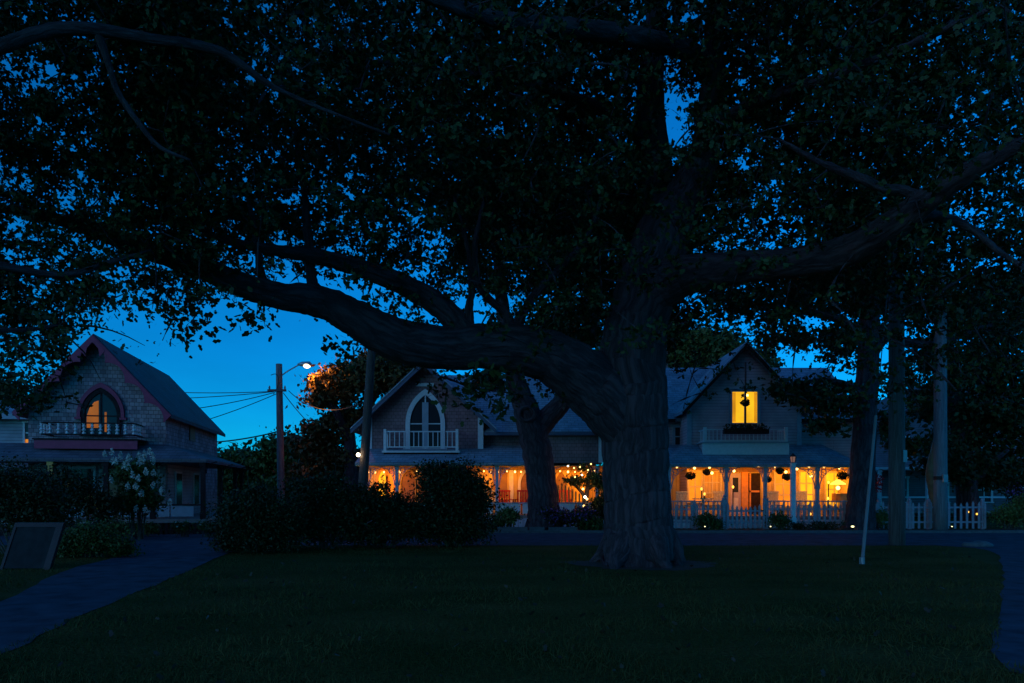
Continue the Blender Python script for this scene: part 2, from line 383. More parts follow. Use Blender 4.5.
def lamp(name, kind, loc, energy, col, parent=None, r=.06, spot=None, aim=None):
    l = bpy.data.lights.new(name, kind); l.energy = energy; l.color = col; l.shadow_soft_size = r
    o = bpy.data.objects.new(name, l); C.objects.link(o); o.location = loc; o.parent = parent
    if spot: l.spot_size = spot; l.spot_blend = .6
    if aim: o.rotation_euler = Vector(aim).to_track_quat('-Z', 'Y').to_euler()
    return o
WARM = (1.0, .295, .02)

# ------------------------------------------------------------------ the setting: lawn, road, paths, beds
def ground_mat():
    m, t, b = new_mat('lawn_turf'); N = t.nodes; L = t.links
    tc = N.new('ShaderNodeTexCoord')
    a = N.new('ShaderNodeTexNoise'); a.inputs['Scale'].default_value = .35; a.inputs['Detail'].default_value = 6
    mp = N.new('ShaderNodeMapping'); mp.inputs['Scale'].default_value = (1, 2.2, 1); L.new(tc.outputs['Object'], mp.inputs[0]); L.new(mp.outputs[0], a.inputs['Vector'])
    r = N.new('ShaderNodeValToRGB'); r.color_ramp.elements[0].position = .35; r.color_ramp.elements[1].position = .68
    r.color_ramp.elements[0].color = (.034, .046, .008, 1); r.color_ramp.elements[1].color = (.105, .080, .022, 1)
    L.new(a.outputs['Fac'], r.inputs[0])
    c = N.new('ShaderNodeTexNoise'); c.inputs['Scale'].default_value = 22; c.inputs['Detail'].default_value = 8; L.new(tc.outputs['Object'], c.inputs['Vector'])
    mr = N.new('ShaderNodeMapRange'); mr.inputs[1].default_value = .3; mr.inputs[2].default_value = .7; mr.inputs[3].default_value = .5; mr.inputs[4].default_value = 1.5; L.new(c.outputs['Fac'], mr.inputs[0])
    mu = N.new('ShaderNodeMix'); mu.data_type = 'RGBA'; mu.blend_type = 'MULTIPLY'; mu.inputs['Factor'].default_value = 1
    L.new(r.outputs[0], mu.inputs[6]); L.new(mr.outputs[0], mu.inputs[7]); L.new(mu.outputs[2], b.inputs['Base Color'])
    bp = N.new('ShaderNodeBump'); bp.inputs['Strength'].default_value = .8; bp.inputs['Distance'].default_value = .05; L.new(c.outputs['Fac'], bp.inputs['Height']); L.new(bp.outputs[0], b.inputs['Normal'])
    b.inputs['Roughness'].default_value = 1.0; b.inputs['Specular IOR Level'].default_value = .05
    return m
asphalt = plain('asphalt', (.052,.075,.095), .9, .35, 2.2, .3, 0, .02)
asphalt_path = plain('path_asphalt', (.050,.062,.084), .85, .4, 2.6, .35, 0, .06)
S = 900
tag(MB().add([(-S,-200,0),(S,-200,0),(S,S*1.5,0),(-S,S*1.5,0)], [(0,1,2,3)]).build('lawn', ground_mat()), kind='structure')
Y0, Y1 = 21.3, 27.4
tag(MB().add([(-S,Y0,.004),(S,Y0,.004),(S,Y1,.004),(-S,Y1,.004)], [(0,1,2,3)]).build('road', asphalt), kind='structure')
tag(MB().box(-S, S, Y1, Y1 + .16, -.1, .10).build('kerb', M['stone']), kind='structure')
def sheet(name, left, right, z, mat):
    l = smooth_path(left, 8); r_ = smooth_path(right, 8); l[:, 0] += rng.normal(size=len(l)) * .03; r_[:, 0] += rng.normal(size=len(r_)) * .03; n = min(len(l), len(r_))
    v = [(a[0], a[1], z) for a in l[:n]] + [(a[0], a[1], z) for a in r_[:n]]
    return tag(MB().add(v, [(i, n+i, n+i+1, i+1) for i in range(n-1)]).build(name, mat), kind='structure')
gp = lambda px, py: (PX(px, G(py)), G(py))
sheet('path', [(-9.5,1.5),(-9.2,6),gp(-40,614),gp(60,573),gp(128,553),(-11.6,21.4),(-13.5,21.9)],
              [(-5.5,1.5),(-5.0,5.5),gp(0,655),gp(95,610),gp(175,577),(-7.35,20.4),(-6.2,21.9)], .008, asphalt_path)
sheet('path', [(4.0,1),(4.6,5.5),gp(998,660),gp(1003,600),gp(1003,570),(12.6,19.6),(12.0,21.6)],
              [(6.5,1),(7.2,5.5),(7.2,7.2),(10.5,11),(13.5,15),(16.5,19),(18,21.6)], .008, asphalt_path)
tag(MB().prism_z([(-5.5,27.65),(4.0,27.65),(4.0,30.6),(-5.5,30.6)], .001, .06).build('flower_bed', M['soil']), kind='structure')
tag(MB().prism_z([(5.6,27.65),(21,27.65),(21,29.2),(5.6,29.2)], .001, .05).build('flower_bed', M['soil']), kind='structure')
tag(MB().add([(PX(640, 16) + (1.3 + .35 * math.sin(3.1 * a) + random.uniform(-.12, .12)) * math.cos(a) * 1.15, 15.8 + (1.2 + .3 * math.sin(2.3 * a + 1) + random.uniform(-.12, .12)) * math.sin(a), .006) for a in [math.tau * i / 48 for i in range(48)]], [tuple(range(48))]).build('bare_soil', M['soil']), kind='structure')
# grass blades over the near lawn
n = 95000
gy = 5.0 + 16.2 * rng.random(n) ** 1.5; gx = (rng.random(n) * 2 - 1) * (gy * .72 + .5)
pl = np.interp(gy, [5.0, G(655), G(610), G(577), 21.3], [-4.9, -5.05, PX(95, G(610)), PX(175, G(577)), -7.3])
pr = np.interp(gy, [5.5, G(660), G(600), G(570), 21.3], [4.7, PX(998, G(660)), PX(1003, G(600)), PX(1003, G(570)), 12.3])
pl0 = np.interp(gy, [5, G(614), G(573), G(553), 21.3], [-9.2, PX(-40, G(614)), PX(60, G(573)), PX(128, G(553)), -11.6])
ok = ((gx > pl) & (gx < pr)) | (gx < pl0 - .05)
gx, gy = gx[ok], gy[ok]; pn = np.zeros(len(gx))
for k in range(26):
    a_ = rng.uniform(0, math.tau); f_ = rng.uniform(.35, 2.6); pn += np.sin((gx * math.cos(a_) + 1.7 * gy * math.sin(a_)) * f_ + rng.uniform(0, 6)) / 26 ** .5
bare = (pn > .9) & (rng.random(len(gx)) < .75) | ((gx - PX(640, 16)) ** 2 + (gy - 15.7) ** 2 < (1.45 + .25 * pn) ** 2) & (rng.random(len(gx)) < .85)
gx, gy, pn = gx[~bare], gy[~bare], pn[~bare]
tag(leaf_mesh('grass', leafmat('grass_blade', (.026,.042,.006), (.115,.092,.024), .9), np.stack([gx, gy, np.full(len(gx), .02)], 1), .075 * (1 + .25 * np.sin(pn * 2)), None, .12, BLADE, up=1.6, var=.35 + .3 * pn + rng.normal(size=len(gx)) * .2), kind='stuff')
k = 320
fy = 5.5 + 13 * rng.random(k); fx = (rng.random(k) * 2 - 1) * fy * .62
tag(leaf_mesh('fallen_leaves', leafmat('dry_leaf', (.02,.016,.008), (.06,.045,.025)), np.stack([fx, fy, np.full(k, .05)], 1)[fx > -5.4], .075, None, .6, LEAFSHAPE), kind='stuff')

# ================================================================== LEFT HOUSE
t = thing('gothic_cottage', 'dark shingled cottage with scalloped magenta gable trim and wraparound porch', 'house', (-15.66, 28.0, 0), math.atan(.185))
WE, RE, ZE, ZR, LEN = 2.4, 2.72, 4.45, 7.40, 9.8
sl_ = (ZR - ZE) / RE
zw = ZE + sl_ * (RE - WE) - .12
MB().prism_y([(-WE,0),(WE,0),(WE,zw),(0,ZR-.14),(-WE,zw)], 0, LEN - .4).build('wall', M['shingle_grey'], t)
rf = MB()
for s in (-1, 1): rf.prism_y([(s*RE,ZE-.13),(0,ZR-.13),(0,ZR+.02),(s*RE,ZE+.02)][::s], -.5, LEN)
roof = rf.build('roof', M['roof_dark'], t)
# scalloped bargeboard
bb = MB(); NS = 96
for s in (-1, 1):
    o_, i_ = [], []
    for i in range(NS + 1):
        u = i / NS; x = RE * u; z = ZR - sl_ * x
        dep = .15 + .30 * (1 - abs(math.sin(math.pi * u * 4)) ** .7)
        if u > .985: dep = .40
        nx, nz = -sl_ / math.hypot(1, sl_), -1 / math.hypot(1, sl_)
        o_.append((s * x, z - .03)); i_.append((s * max(x + nx * dep * .8, 0.0), z + nz * dep - .03))
    if s > 0: o_, i_ = o_, i_
    bb.strip_y(o_, i_, -.56, -.505)
bb.strip_y([(-.42,ZR-.62),(-.2,ZR-.32),(0,ZR-.05),(.2,ZR-.32),(.42,ZR-.62)], [(-.24,ZR-.86),(-.2,ZR-.55),(0,ZR-.30),(.2,ZR-.55),(.24,ZR-.86)], -.575, -.562)
bb.build('bargeboard', M['pink'], t)
# gable window with hood
wn = window(t, .12, 3.72, 5.28, 1.12, 0, M['dark_wood'], M['glass'], arch=4.4, t=.13, mull=(1, 1))
MB().prism_y([(-.38,3.95),(.03,3.95),(.03,4.98),(-.12,4.92),(-.28,4.70),(-.38,4.40)], -.045, -.032).build('lit_pane', M['win_amber'], wn)
MB().box(.24, .31, -.045, -.032, 3.8, 4.55).build('lit_pane', M['win_amber'], wn)
MB().strip_y(gothic(.12, 1.66, 4.35, 4.42, 5.66), gothic(.12, 1.42, 4.35, 4.42, 5.47), -.12, -.002).box(-.78, -.55, -.15, -.003, 4.26, 4.34).box(.79, 1.02, -.15, -.003, 4.26, 4.34).build('window_hood', M['pink'], t)
# balcony
railing(t, -1.55, 1.55, -1.0, -.01, 3.60, 4.07, M['dark_wood'], 11, True, .042, M['white'], False)
MB().box(-1.8, 1.75, -1.15, -.005, 3.42, 3.47).build('balcony_floor', M['dark_wood'], t)
MB().box(-1.75, 1.70, -1.10, -1.04, 3.10, 3.415).build('balcony_fascia', M['pink'], t)
# wraparound porch
MB().add([(-7.5,-2.0,2.72),(4.3,-2.0,2.72),(4.3,6.2,2.72),(2.41,6.2,3.35),(2.41,-.01,3.35),(-7.5,-.01,3.35),
          (-7.5,-2.0,2.6),(4.3,-2.0,2.6),(4.3,6.2,2.6),(2.41,6.2,2.6),(2.41,-.01,2.6),(-7.5,-.01,2.6)],
         [(0,1,4,5),(1,2,3,4),(11,10,7,6),(10,9,8,7),(0,6,7,1),(1,7,8,2),(2,8,9,3),(5,11,6,0)]).build('porch_roof', M['roof_dark_x'], t)
for x, y in ((-4.6,-1.85),(-.9,-1.85),(.9,-1.85),(2.45,-1.85),(4.15,-1.85),(4.15,1.2),(4.15,4.4),(4.15,6.0)):
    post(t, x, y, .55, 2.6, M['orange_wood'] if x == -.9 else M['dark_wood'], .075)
    bracket(t, x + .08, 1, 2.6, .4, .4, y, M['dark_wood'])
MB().box(-7.5, 4.3, -2.0, 0, .42, .55).box(2.41, 4.3, .001, 6.2, .42, .55).build('porch_floor', M['deck'], t)
sk_ = MB()
for i in range(62): x = -7.4 + i * .19; sk_.box(x, x + .12, -1.95, -1.92, 0, .42)
sk_.build('porch_skirt', M['dark_wood'], t)
pr_ = MB().box(-7.4, 4.25, -1.90, -1.84, 1.03, 1.09)
rail = pr_.build('porch_railing', M['dark_wood'], t)
for i, x in enumerate((-.2, .75, 1.7, 2.62, 3.45)): MB().box(x - .38, x + .38, -1.885, -1.86, .64, 1.02).build('rail_panel', M['blue_trim'], rail)
window(t, 1.45, .75, 2.4, .8, 0, M['blue_trim'], M['glass'], mull=(1, 3))
window(t, -.6, .75, 2.4, .9, 0, M['blue_trim'], M['glass'], mull=(1, 1))
dd = MB().box(-.0 + .35, 1.0 - .0, -.05, -.002, .55, 2.45).build('door', M['brown_wood'], t); MB().ball((.92, -.09, 1.45), .035).build('handle', M['metal_dark'], dd)
# siding inside the porch on the right side, side windows and drainpipe
MB().box(2.402, 2.43, .15, 6.2, .56, 2.59).build('side_wall_panel', M['clap_blue'], t)
for y in (1.6, 4.6):
    q = MB().box(2.44, 2.49, y - .5, y + .5, .9, 2.35).build('window', M['white'], t); MB().box(2.491, 2.50, y - .42, y + .42, .98, 2.27).build('pane', M['glass'], q)
q = MB().box(2.402, 2.45, 3.6, 4.5, 3.75, 4.45).build('window', M['brown_wood'], t, label='small upper side window under the eaves'); MB().box(2.451, 2.46, 3.7, 4.4, 3.83, 4.38).build('pane', M['blind'], q)
# side wing
MB().box(-8.0, -2.41, 1.2, 6.0, 0, 4.45).build('wing_wall', M['clap_blue'], t)
MB().add([(-8.4,.8,4.5),(-2.42,.8,4.5),(-2.42,3.6,5.3),(-8.4,3.6,5.3),(-8.4,6.4,4.5),(-2.42,6.4,4.5),(-8.4,.8,4.36),(-2.42,.8,4.36),(-2.42,6.4,4.36),(-8.4,6.4,4.36)],
         [(0,1,2,3),(3,2,5,4),(6,9,8,7),(0,6,7,1),(4,5,8,9)]).build('wing_roof', M['roof_x'], t)
MB().box(-8.4, -2.42, .74, .795, 4.3, 4.5).build('eave_board', M['blue_trim'], t)
wn = window(t, -2.78, 3.42, 4.20, .42, 1.2, M['white'], M['glass'], mull=(0, 1), t=.07)
MB().box(-2.98, -2.58, 1.155, 1.168, 3.43, 3.56).build('lit_pane', M['win_orange'], wn)

# ================================================================== MIDDLE HOUSE
DM = 33.0; XM = PX(425, DM)
t = thing('rose_cottage', 'rose shingled cottage with white pointed arch window above a lit porch', 'house', (XM, DM, 0))
WE, RE, ZE, ZR = 2.60, 3.2, 4.30, 7.30; sl_ = (ZR - ZE) / RE; zw = ZE + sl_ * (RE - WE) - .14
MB().prism_y([(-WE,0),(WE,0),(WE,zw),(0,ZR-.15),(-WE,zw)], 0, 6.5).build('wall', M['shingle_rose'], t)
rf = MB()
for s in (-1, 1): rf.prism_y([(s*RE,ZE-.13),(0,ZR-.13),(0,ZR+.02),(s*RE,ZE+.02)][::s], -.55, 6.6)
rf.build('gable_roof', M['roof_y'], t)
bb = MB()
for s in (-1, 1): bb.strip_y([(0,ZR+.0),(s*RE,ZE+.0)], [(0,ZR-.26),(s*(RE-.02),ZE-.22)], -.61, -.555)
bb.build('bargeboard', M['navy_trim'], t)
MB().strip_y([(0,ZR+.012),(-RE,ZE+.012)], [(0,ZR-.05),(-RE,ZE-.05)], -.64, -.613).strip_y([(0,ZR+.012),(RE,ZE+.012)], [(0,ZR-.05),(RE,ZE-.05)], -.64, -.613).build('rake_trim', M['blue_trim'], t)
for x in (-WE, WE - .24): MB().box(x, x + .24, -.05, -.002, 2.9, zw + .1).build('corner_board', M['white'], t)
MB().box(-.4, .4, -.05, -.002, 6.22, 6.36).build('gable_vent', M['white'], t)
wn = window(t, .02, 3.45, 5.84, 1.36, 0, M['white'], M['glass'], arch=4.55, t=.2, mull=(1, 1))
MB().box(-.12, .16, -.075, -.061, 3.46, 5.5).build('door_stile', M['blue_trim'], wn)
x0, x1 = PX(385, 32.1) - XM, PX(457, 32.1) - XM
railing(t, x0, x1, -.9, -.01, 3.44, 4.16, M['white'], 15, False, .018)
MB().box(x0 - .12, x1 + .12, -1.02, -.005, 3.22, 3.30).build('balcony_floor', M['white'], t)
MB().box(x0 - .05, x1 + .05, -.95, -.9, 2.95, 3.215).build('balcony_fascia', M['dark_wood'], t)
# main block
XE = 7.75
MB().prism_x([(.6,0),(7.4,0),(7.4,3.8),(3.6,6.9),(.6,4.35)], WE + .002, XE - .05).build('main_wall', M['shingle_rose'], t)
MB().box(4.95, XE, -1.25, .598, 2.76, 4.2).build('upper_wall', M['shingle_rose'], t)
MB().box(XE - .16, XE + .02, -1.30, -1.252, 2.77, 4.15).build('corner_board', M['white'], t)
def lean(x0, x1, ye, ze, yr, zr, yb, zb, th=.13):
    return MB().add([(x0,ye,ze),(x1,ye,ze),(x1,yr,zr),(x0,yr,zr),(x1,yb,zb),(x0,yb,zb),(x0,ye,ze-th),(x1,ye,ze-th),(x1,yr,zr-th),(x0,yr,zr-th),(x1,yb,zb-th),(x0,yb,zb-th)],
                    [(0,1,2,3),(3,2,4,5),(6,9,8,7),(9,11,10,8),(0,6,7,1),(1,7,8,2),(2,8,10,4),(0,3,9,6),(3,5,11,9),(4,10,11,5)])
lean(0, 4.70, .05, 4.20, 3.6, 7.28, 8.6, 3.3).build('main_roof', M['roof_x'], t)
lean(4.703, XE + .25, -1.5, 4.10, 3.6, 7.29, 8.6, 3.3).build('main_roof', M['roof_x'], t)
MB().box(WE + .02, 4.70, -.01, .045, 4.04, 4.19).box(4.705, XE+.25, -1.56, -1.505, 3.93, 4.08).build('eave_board', M['navy_trim'], t)
# porch roof, ceiling, floor
pr_ = MB().add([(-2.66,-2.2,2.74),(4.94,-2.2,2.74),(4.94,.59,3.62),(2.62,.59,3.62),(2.62,-.004,3.45),(-2.62,-.004,3.45),(-2.66,-2.2,2.62),(4.94,-2.2,2.62)],
               [(0,1,2,3,4),(0,4,5),(0,6,7,1)])
pr_.build('porch_roof', M['roof_x'], t)
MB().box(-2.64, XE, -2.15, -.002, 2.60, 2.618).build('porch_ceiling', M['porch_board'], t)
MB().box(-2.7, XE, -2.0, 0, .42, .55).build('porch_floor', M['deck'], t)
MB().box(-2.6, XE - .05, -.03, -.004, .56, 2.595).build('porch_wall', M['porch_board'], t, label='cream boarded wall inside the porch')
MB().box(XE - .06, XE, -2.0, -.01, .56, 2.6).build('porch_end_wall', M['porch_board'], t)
sk_ = MB()
for i in range(52): x = -2.65 + i * .2; sk_.box(x, x + .185, -1.98, -1.95, 0, .42)
sk_.build('porch_skirt', M['lilac'], t)
rail = MB().box(-2.6, XE, -1.99, -1.91, 1.03, 1.08).build('porch_railing', M['blue_trim'], t)
for i in range(9):
    x = -2.55 + i * 1.145; MB().box(x, x + 1.06, -1.965, -1.93, .60, 1.028).build('rail_panel', M['white'], rail)
zc = 2.6
for px in (367, 397, 497, 545, 597):
    x = PX(px, 31.1) - XM; post(t, x, -1.92, .55, zc, M['lilac'], .065)
    for d in (-1, 1):
        if not (px == 367 and d < 0) and not (px == 597 and d > 0): bracket(t, x + d * .07, d, zc - .01, .8, .8, -1.92, M['lilac'])
ym = -.03
lx = lambda px: PX(px, 32.97) - XM
lz = lambda py: PZ(py, 32.97)
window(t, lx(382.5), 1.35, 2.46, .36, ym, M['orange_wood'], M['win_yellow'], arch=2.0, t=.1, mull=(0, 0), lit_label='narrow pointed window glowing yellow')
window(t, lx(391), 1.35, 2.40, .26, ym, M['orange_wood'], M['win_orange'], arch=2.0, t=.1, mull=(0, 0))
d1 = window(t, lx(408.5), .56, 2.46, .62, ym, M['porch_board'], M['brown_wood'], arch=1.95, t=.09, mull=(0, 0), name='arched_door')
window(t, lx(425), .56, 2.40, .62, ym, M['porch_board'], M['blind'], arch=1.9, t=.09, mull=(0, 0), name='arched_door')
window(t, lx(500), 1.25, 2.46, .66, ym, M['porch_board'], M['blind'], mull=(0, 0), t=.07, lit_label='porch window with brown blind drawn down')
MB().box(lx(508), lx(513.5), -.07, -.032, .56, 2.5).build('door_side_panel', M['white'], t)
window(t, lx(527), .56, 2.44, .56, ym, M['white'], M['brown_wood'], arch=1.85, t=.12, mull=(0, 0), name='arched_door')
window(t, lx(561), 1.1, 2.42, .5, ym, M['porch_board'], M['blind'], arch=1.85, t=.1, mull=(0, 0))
window(t, lx(580), 1.1, 2.42, .5, ym, M['porch_board'], M['win_orange'], arch=1.85, t=.1, mull=(0, 0))
# string lights of the middle porch
def strings(label, xs, y, z0, sag, root_loc, lights, energy, every=3):
    s = thing('string_lights', label, 'string lights', root_loc)
    pts = []
    for i in range(len(xs) * 6 - 5):
        u = i / 6; a = int(min(u, len(xs) - 2)); f = u - a; pts.append((xs[a] + (xs[a+1] - xs[a]) * f, y, z0 - sag * 4 * f * (1 - f)))
    MB().tube(pts, .008, 4).build('cable', M['wire'], s)
    for i, x in enumerate(xs):
        zz = z0 - .05 - random.uniform(0, .05)
        b = MB().ball((x, y, zz - .05), random.uniform(.026, .044), 8, 6, 1.2).build('bulb', M['bulb'], s, True)
    for x, yy, zz in lights: lamp('porch_bulb_light', 'SPOT', (x, yy, zz), energy, WARM, s, .07, R(145), (0, .72, -.69))
    return s
lpx = lambda px: PX(px, 31.2) - XM
strings('warm bulbs strung under the porch eave of the rose shingled cottage',
        [lpx(p) for p in (366, 369, 375, 384, 400, 417, 441, 462, 484, 491, 498, 507, 515, 521, 529, 538, 552, 560, 568, 575, 581, 588, 594)], -1.8, 2.50, .03, (XM, DM, 0),
        [(lpx(370), -1.1, 2.30), (lpx(388), -1.0, 2.35), (lpx(442), -1.0, 2.3), (lpx(487), -.9, 2.3), (lpx(514), -.9, 2.3), (lpx(566), -.9, 2.3), (lpx(586), -1.0, 2.2)], 42)
zf = .55
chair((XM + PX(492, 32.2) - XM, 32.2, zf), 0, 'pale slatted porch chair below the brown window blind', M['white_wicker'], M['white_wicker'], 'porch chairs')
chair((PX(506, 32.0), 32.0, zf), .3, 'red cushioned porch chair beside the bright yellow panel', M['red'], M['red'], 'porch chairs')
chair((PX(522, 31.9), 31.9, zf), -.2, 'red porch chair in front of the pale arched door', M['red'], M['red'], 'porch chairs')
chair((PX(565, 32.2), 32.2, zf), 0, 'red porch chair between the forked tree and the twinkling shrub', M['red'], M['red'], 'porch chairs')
sl2 = thing('slatted_screen', 'slatted wooden screen on the right end of the rose cottage porch', 'screen', (PX(568, 31.7), 31.7, zf))
for i in range(9): MB().box(-.6 + i * .15, -.53 + i * .15, -.02, .02, 0, 1.35 - abs(i - 2) * .09).build('slat', M['orange_wood'], sl2)
MB().box(-.62, .72, .022, .05, .35, .41).build('rail', M['orange_wood'], sl2)

# ================================================================== RIGHT HOUSE
DR = 33.0; XR = PX(744, DR)
t = thing('white_cottage', 'pale clapboard cottage with a bright yellow gable window and golden porch', 'house', (XR, DR, 0))
WE, RE, ZE, ZR = 2.55, 2.85, 5.08, 8.12; sl_ = (ZR - ZE) / RE; zw = ZE + sl_ * (RE - WE) - .14
MB().prism_y([(-WE,0),(WE,0),(WE,zw),(0,ZR-.15),(-WE,zw)], 0, 7.0).build('wall', M['clap_white'], t)
rf = MB()
for s in (-1, 1): rf.prism_y([(s*RE,ZE-.13),(0,ZR-.13),(0,ZR+.02),(s*RE,ZE+.02)][::s], -.4, 6.5)
rf.build('gable_roof', M['roof_y'], t)
bb = MB()
for s in (-1, 1): bb.strip_y([(0,ZR),(s*RE,ZE)], [(0,ZR-.24),(s*(RE-.02),ZE-.22)], -.46, -.405)
bb.build('bargeboard', M['dark_wood'], t)
MB().strip_y([(0,ZR),(RE,ZE)], [(0,ZR-.05),(RE,ZE-.05)], -.50, -.465).strip_y([(0,ZR),(-RE,ZE)], [(0,ZR-.05),(-RE,ZE-.05)], -.50, -.465).build('rake_trim', M['blue_trim'], t)
wx = PX(744.7, 32.95) - XR
window(t, wx, PZ(423, 33), PZ(392, 33), 1.12, 0, M['blue_trim'], M['win_yellow'], mull=(1, 0), t=.14, lit_label='upper gable window glowing bright yellow')
_w = [o for o in t.children if o.name.startswith('window')][0]
for a_, b_ in ((wx - .555, wx - .40), (wx + .42, wx + .555)): MB().box(a_, b_, -.05, -.032, PZ(422, 33), PZ(392.5, 33)).build('curtain', M['win_curtain'], _w)
MB().ball((wx + .12, -.06, PZ(395.5, 33)), .055, 8, 6).build('ceiling_lamp', M['bulb'], _w, True)
x0, x1 = PX(705, 32) - XR, PX(786, 32) - XR
railing(t, x0, x1, -1.0, -.01, 3.70, 4.24, M['white'], 20, False, .016)
MB().box(x0 - .1, x1 + .1, -1.1, -.9, 3.10, 3.62).build('balcony_panel', M['white'], t)
MB().box(x0 - .15, x1 + .15, -1.16, -.005, 3.625, 3.68).build('balcony_floor', M['blue_trim'], t)
MB().box(x0 - .05, x1 + .05, -.898, -.006, 3.10, 3.62).build('balcony_base', M['clap_white'], t)
# main block
XL, XE = -4.55, 5.55
MB().prism_x([(1.4,0),(8.6,0),(8.6,4.9),(5.0,7.6),(1.4,4.9)], XL, -WE - .002).build('main_wall', M['clap_white'], t)
MB().prism_x([(1.4,0),(8.6,0),(8.6,4.9),(5.0,7.6),(1.4,4.9)], WE + .002, XE).build('main_wall', M['clap_white'], t)
MB().add([(XL-.3,1.0,4.88),(XE+.3,1.0,4.88),(XE+.3,5.0,7.88),(XL-.3,5.0,7.88),(XE+.3,9.0,4.88),(XL-.3,9.0,4.88),
          (XL-.3,1.0,4.75),(XE+.3,1.0,4.75),(XE+.3,5.0,7.72),(XL-.3,5.0,7.72),(XE+.3,9.0,4.75),(XL-.3,9.0,4.75)],
         [(0,1,2,3),(3,2,4,5),(6,9,8,7),(9,11,10,8),(0,6,7,1),(1,7,8,2),(2,8,10,4),(0,3,9,6),(3,5,11,9)]).build('main_roof', M['roof_x'], t)
for a, b in ((XL-.3, -RE), (RE, XE+.3)): MB().box(a, b, .94, .995, 4.70, 4.86).build('eave_board', M['dark_wood'], t)
xx = PX(679, 34.35) - XR
window(t, xx, 3.66, 4.5, .36, 1.4, M['blue_trim'], M['glass'], mull=(0, 1), t=.12)
MB().box(-WE, -WE + .2, -.05, -.002, 3.6, zw).build('corner_board', M['blue_trim'], t)
MB().box(WE - .2, WE, -.05, -.002, 3.6, zw).build('corner_board', M['blue_trim'], t)
cx_ = PX(662.5, 38.2) - XR
ch = MB().box(cx_ - .24, cx_ + .24, 5.0, 5.5, 7.0, 8.75).box(cx_ - .29, cx_ + .29, 4.95, 5.55, 8.75, 8.9).build('chimney', M['brick'], t)
MB().lathe([(.1,0),(.1,.2),(.085,.2),(.085,0)], (cx_, 5.25, 8.9), 8).build('chimney_pot', M['brick'], ch)
# porch
xa, xb = PX(667, 31) - XR, PX(860, 31) - XR
MB().add([(xa-.05,-2.1,2.68),(xb+.05,-2.1,2.68),(xb-.2,1.39,3.72),(WE+.01,1.39,3.72),(WE+.01,-.004,3.62),(-WE-.01,-.004,3.62),(-WE-.01,1.39,3.72),(xa+.35,1.39,3.72),(xa-.05,-2.1,2.57),(xb+.05,-2.1,2.57),(xb+.05,1.39,2.57),(xa-.05,1.39,2.57)],
         [(0,1,4,5),(1,2,3,4),(0,5,6,7),(0,8,9,1),(1,9,10,2),(0,7,11,8)]).build('porch_roof', M['roof_x'], t)
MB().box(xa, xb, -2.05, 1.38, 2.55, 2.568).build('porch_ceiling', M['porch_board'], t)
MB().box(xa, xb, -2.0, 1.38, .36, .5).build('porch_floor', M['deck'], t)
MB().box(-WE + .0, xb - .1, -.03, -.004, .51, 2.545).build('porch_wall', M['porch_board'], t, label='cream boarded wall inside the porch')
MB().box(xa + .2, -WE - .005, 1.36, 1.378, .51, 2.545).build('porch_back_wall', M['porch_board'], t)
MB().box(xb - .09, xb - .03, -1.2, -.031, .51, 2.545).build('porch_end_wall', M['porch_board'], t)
sk_ = MB()
for i in range(int((xb - xa) / .2)): x = xa + i * .2; sk_.box(x, x + .18, -1.98, -1.95, 0, .36)
sk_.build('porch_skirt', M['white'], t)
zc = 2.55
PPX = (669, 726, 765, 817, 857)
for px in PPX:
    x = PX(px, 31.1) - XR; post(t, x, -1.92, .5, zc, M['blue_trim'], .065)
    for d in (-1, 1):
        if not (px == 669 and d < 0) and not (px == 857 and d > 0): bracket(t, x + d * .07, d, zc - .01, .55 if px in (726, 765) else .95, .9 if px not in (726, 765) else .6, -1.92, M['blue_trim'])
rail = MB().box(xa, PX(725, 31.1) - XR, -1.95, -1.89, 1.10, 1.15).box(PX(766, 31.1) - XR, xb, -1.95, -1.89, 1.10, 1.15).build('porch_railing', M['blue_trim'], t)
for i in range(44):
    x = xa + .1 + i * .185
    if not (PX(725, 31.1) - XR - .05 < x < PX(766, 31.1) - XR + .05): MB().box(x - .02, x + .02, -1.93, -1.91, .5, 1.099).build('baluster', M['blue_trim'], rail)
lx = lambda px: PX(px, 32.97) - XR
ym = -.03
# doorway: pale door, orange centre post, dark screen door
d1 = MB().box(lx(730), lx(740.5), -.075, -.032, .51, 2.35).build('door', M['lilac'], t, label='pale door with glazed upper panel')
MB().box(lx(732.5), lx(738), -.082, -.076, 1.5, 2.15).build('pane', M['glass'], d1); MB().box(lx(732.5), lx(738), -.082, -.076, .75, 1.25).build('panel', M['white'], d1)
d2 = MB().box(lx(748), lx(760), -.075, -.032, .51, 2.35).build('door', M['dark_wood'], t, label='dark screen door')
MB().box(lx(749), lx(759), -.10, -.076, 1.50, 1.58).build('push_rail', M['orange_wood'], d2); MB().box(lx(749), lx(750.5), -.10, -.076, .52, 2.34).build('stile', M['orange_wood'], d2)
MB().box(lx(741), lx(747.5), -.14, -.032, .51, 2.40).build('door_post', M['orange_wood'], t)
MB().box(lx(727), lx(763), -.16, -.032, 2.401, 2.52).build('door_lintel', M['brown_wood'], t)
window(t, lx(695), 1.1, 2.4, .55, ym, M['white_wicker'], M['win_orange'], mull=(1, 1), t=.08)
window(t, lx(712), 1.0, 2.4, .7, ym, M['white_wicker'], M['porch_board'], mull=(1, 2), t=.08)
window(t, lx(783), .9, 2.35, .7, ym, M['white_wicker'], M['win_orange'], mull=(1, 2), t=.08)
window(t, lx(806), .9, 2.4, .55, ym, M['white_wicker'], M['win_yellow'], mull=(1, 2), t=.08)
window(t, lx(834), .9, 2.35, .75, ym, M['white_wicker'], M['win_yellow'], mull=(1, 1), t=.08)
lpx = lambda px: PX(px, 31.2) - XR
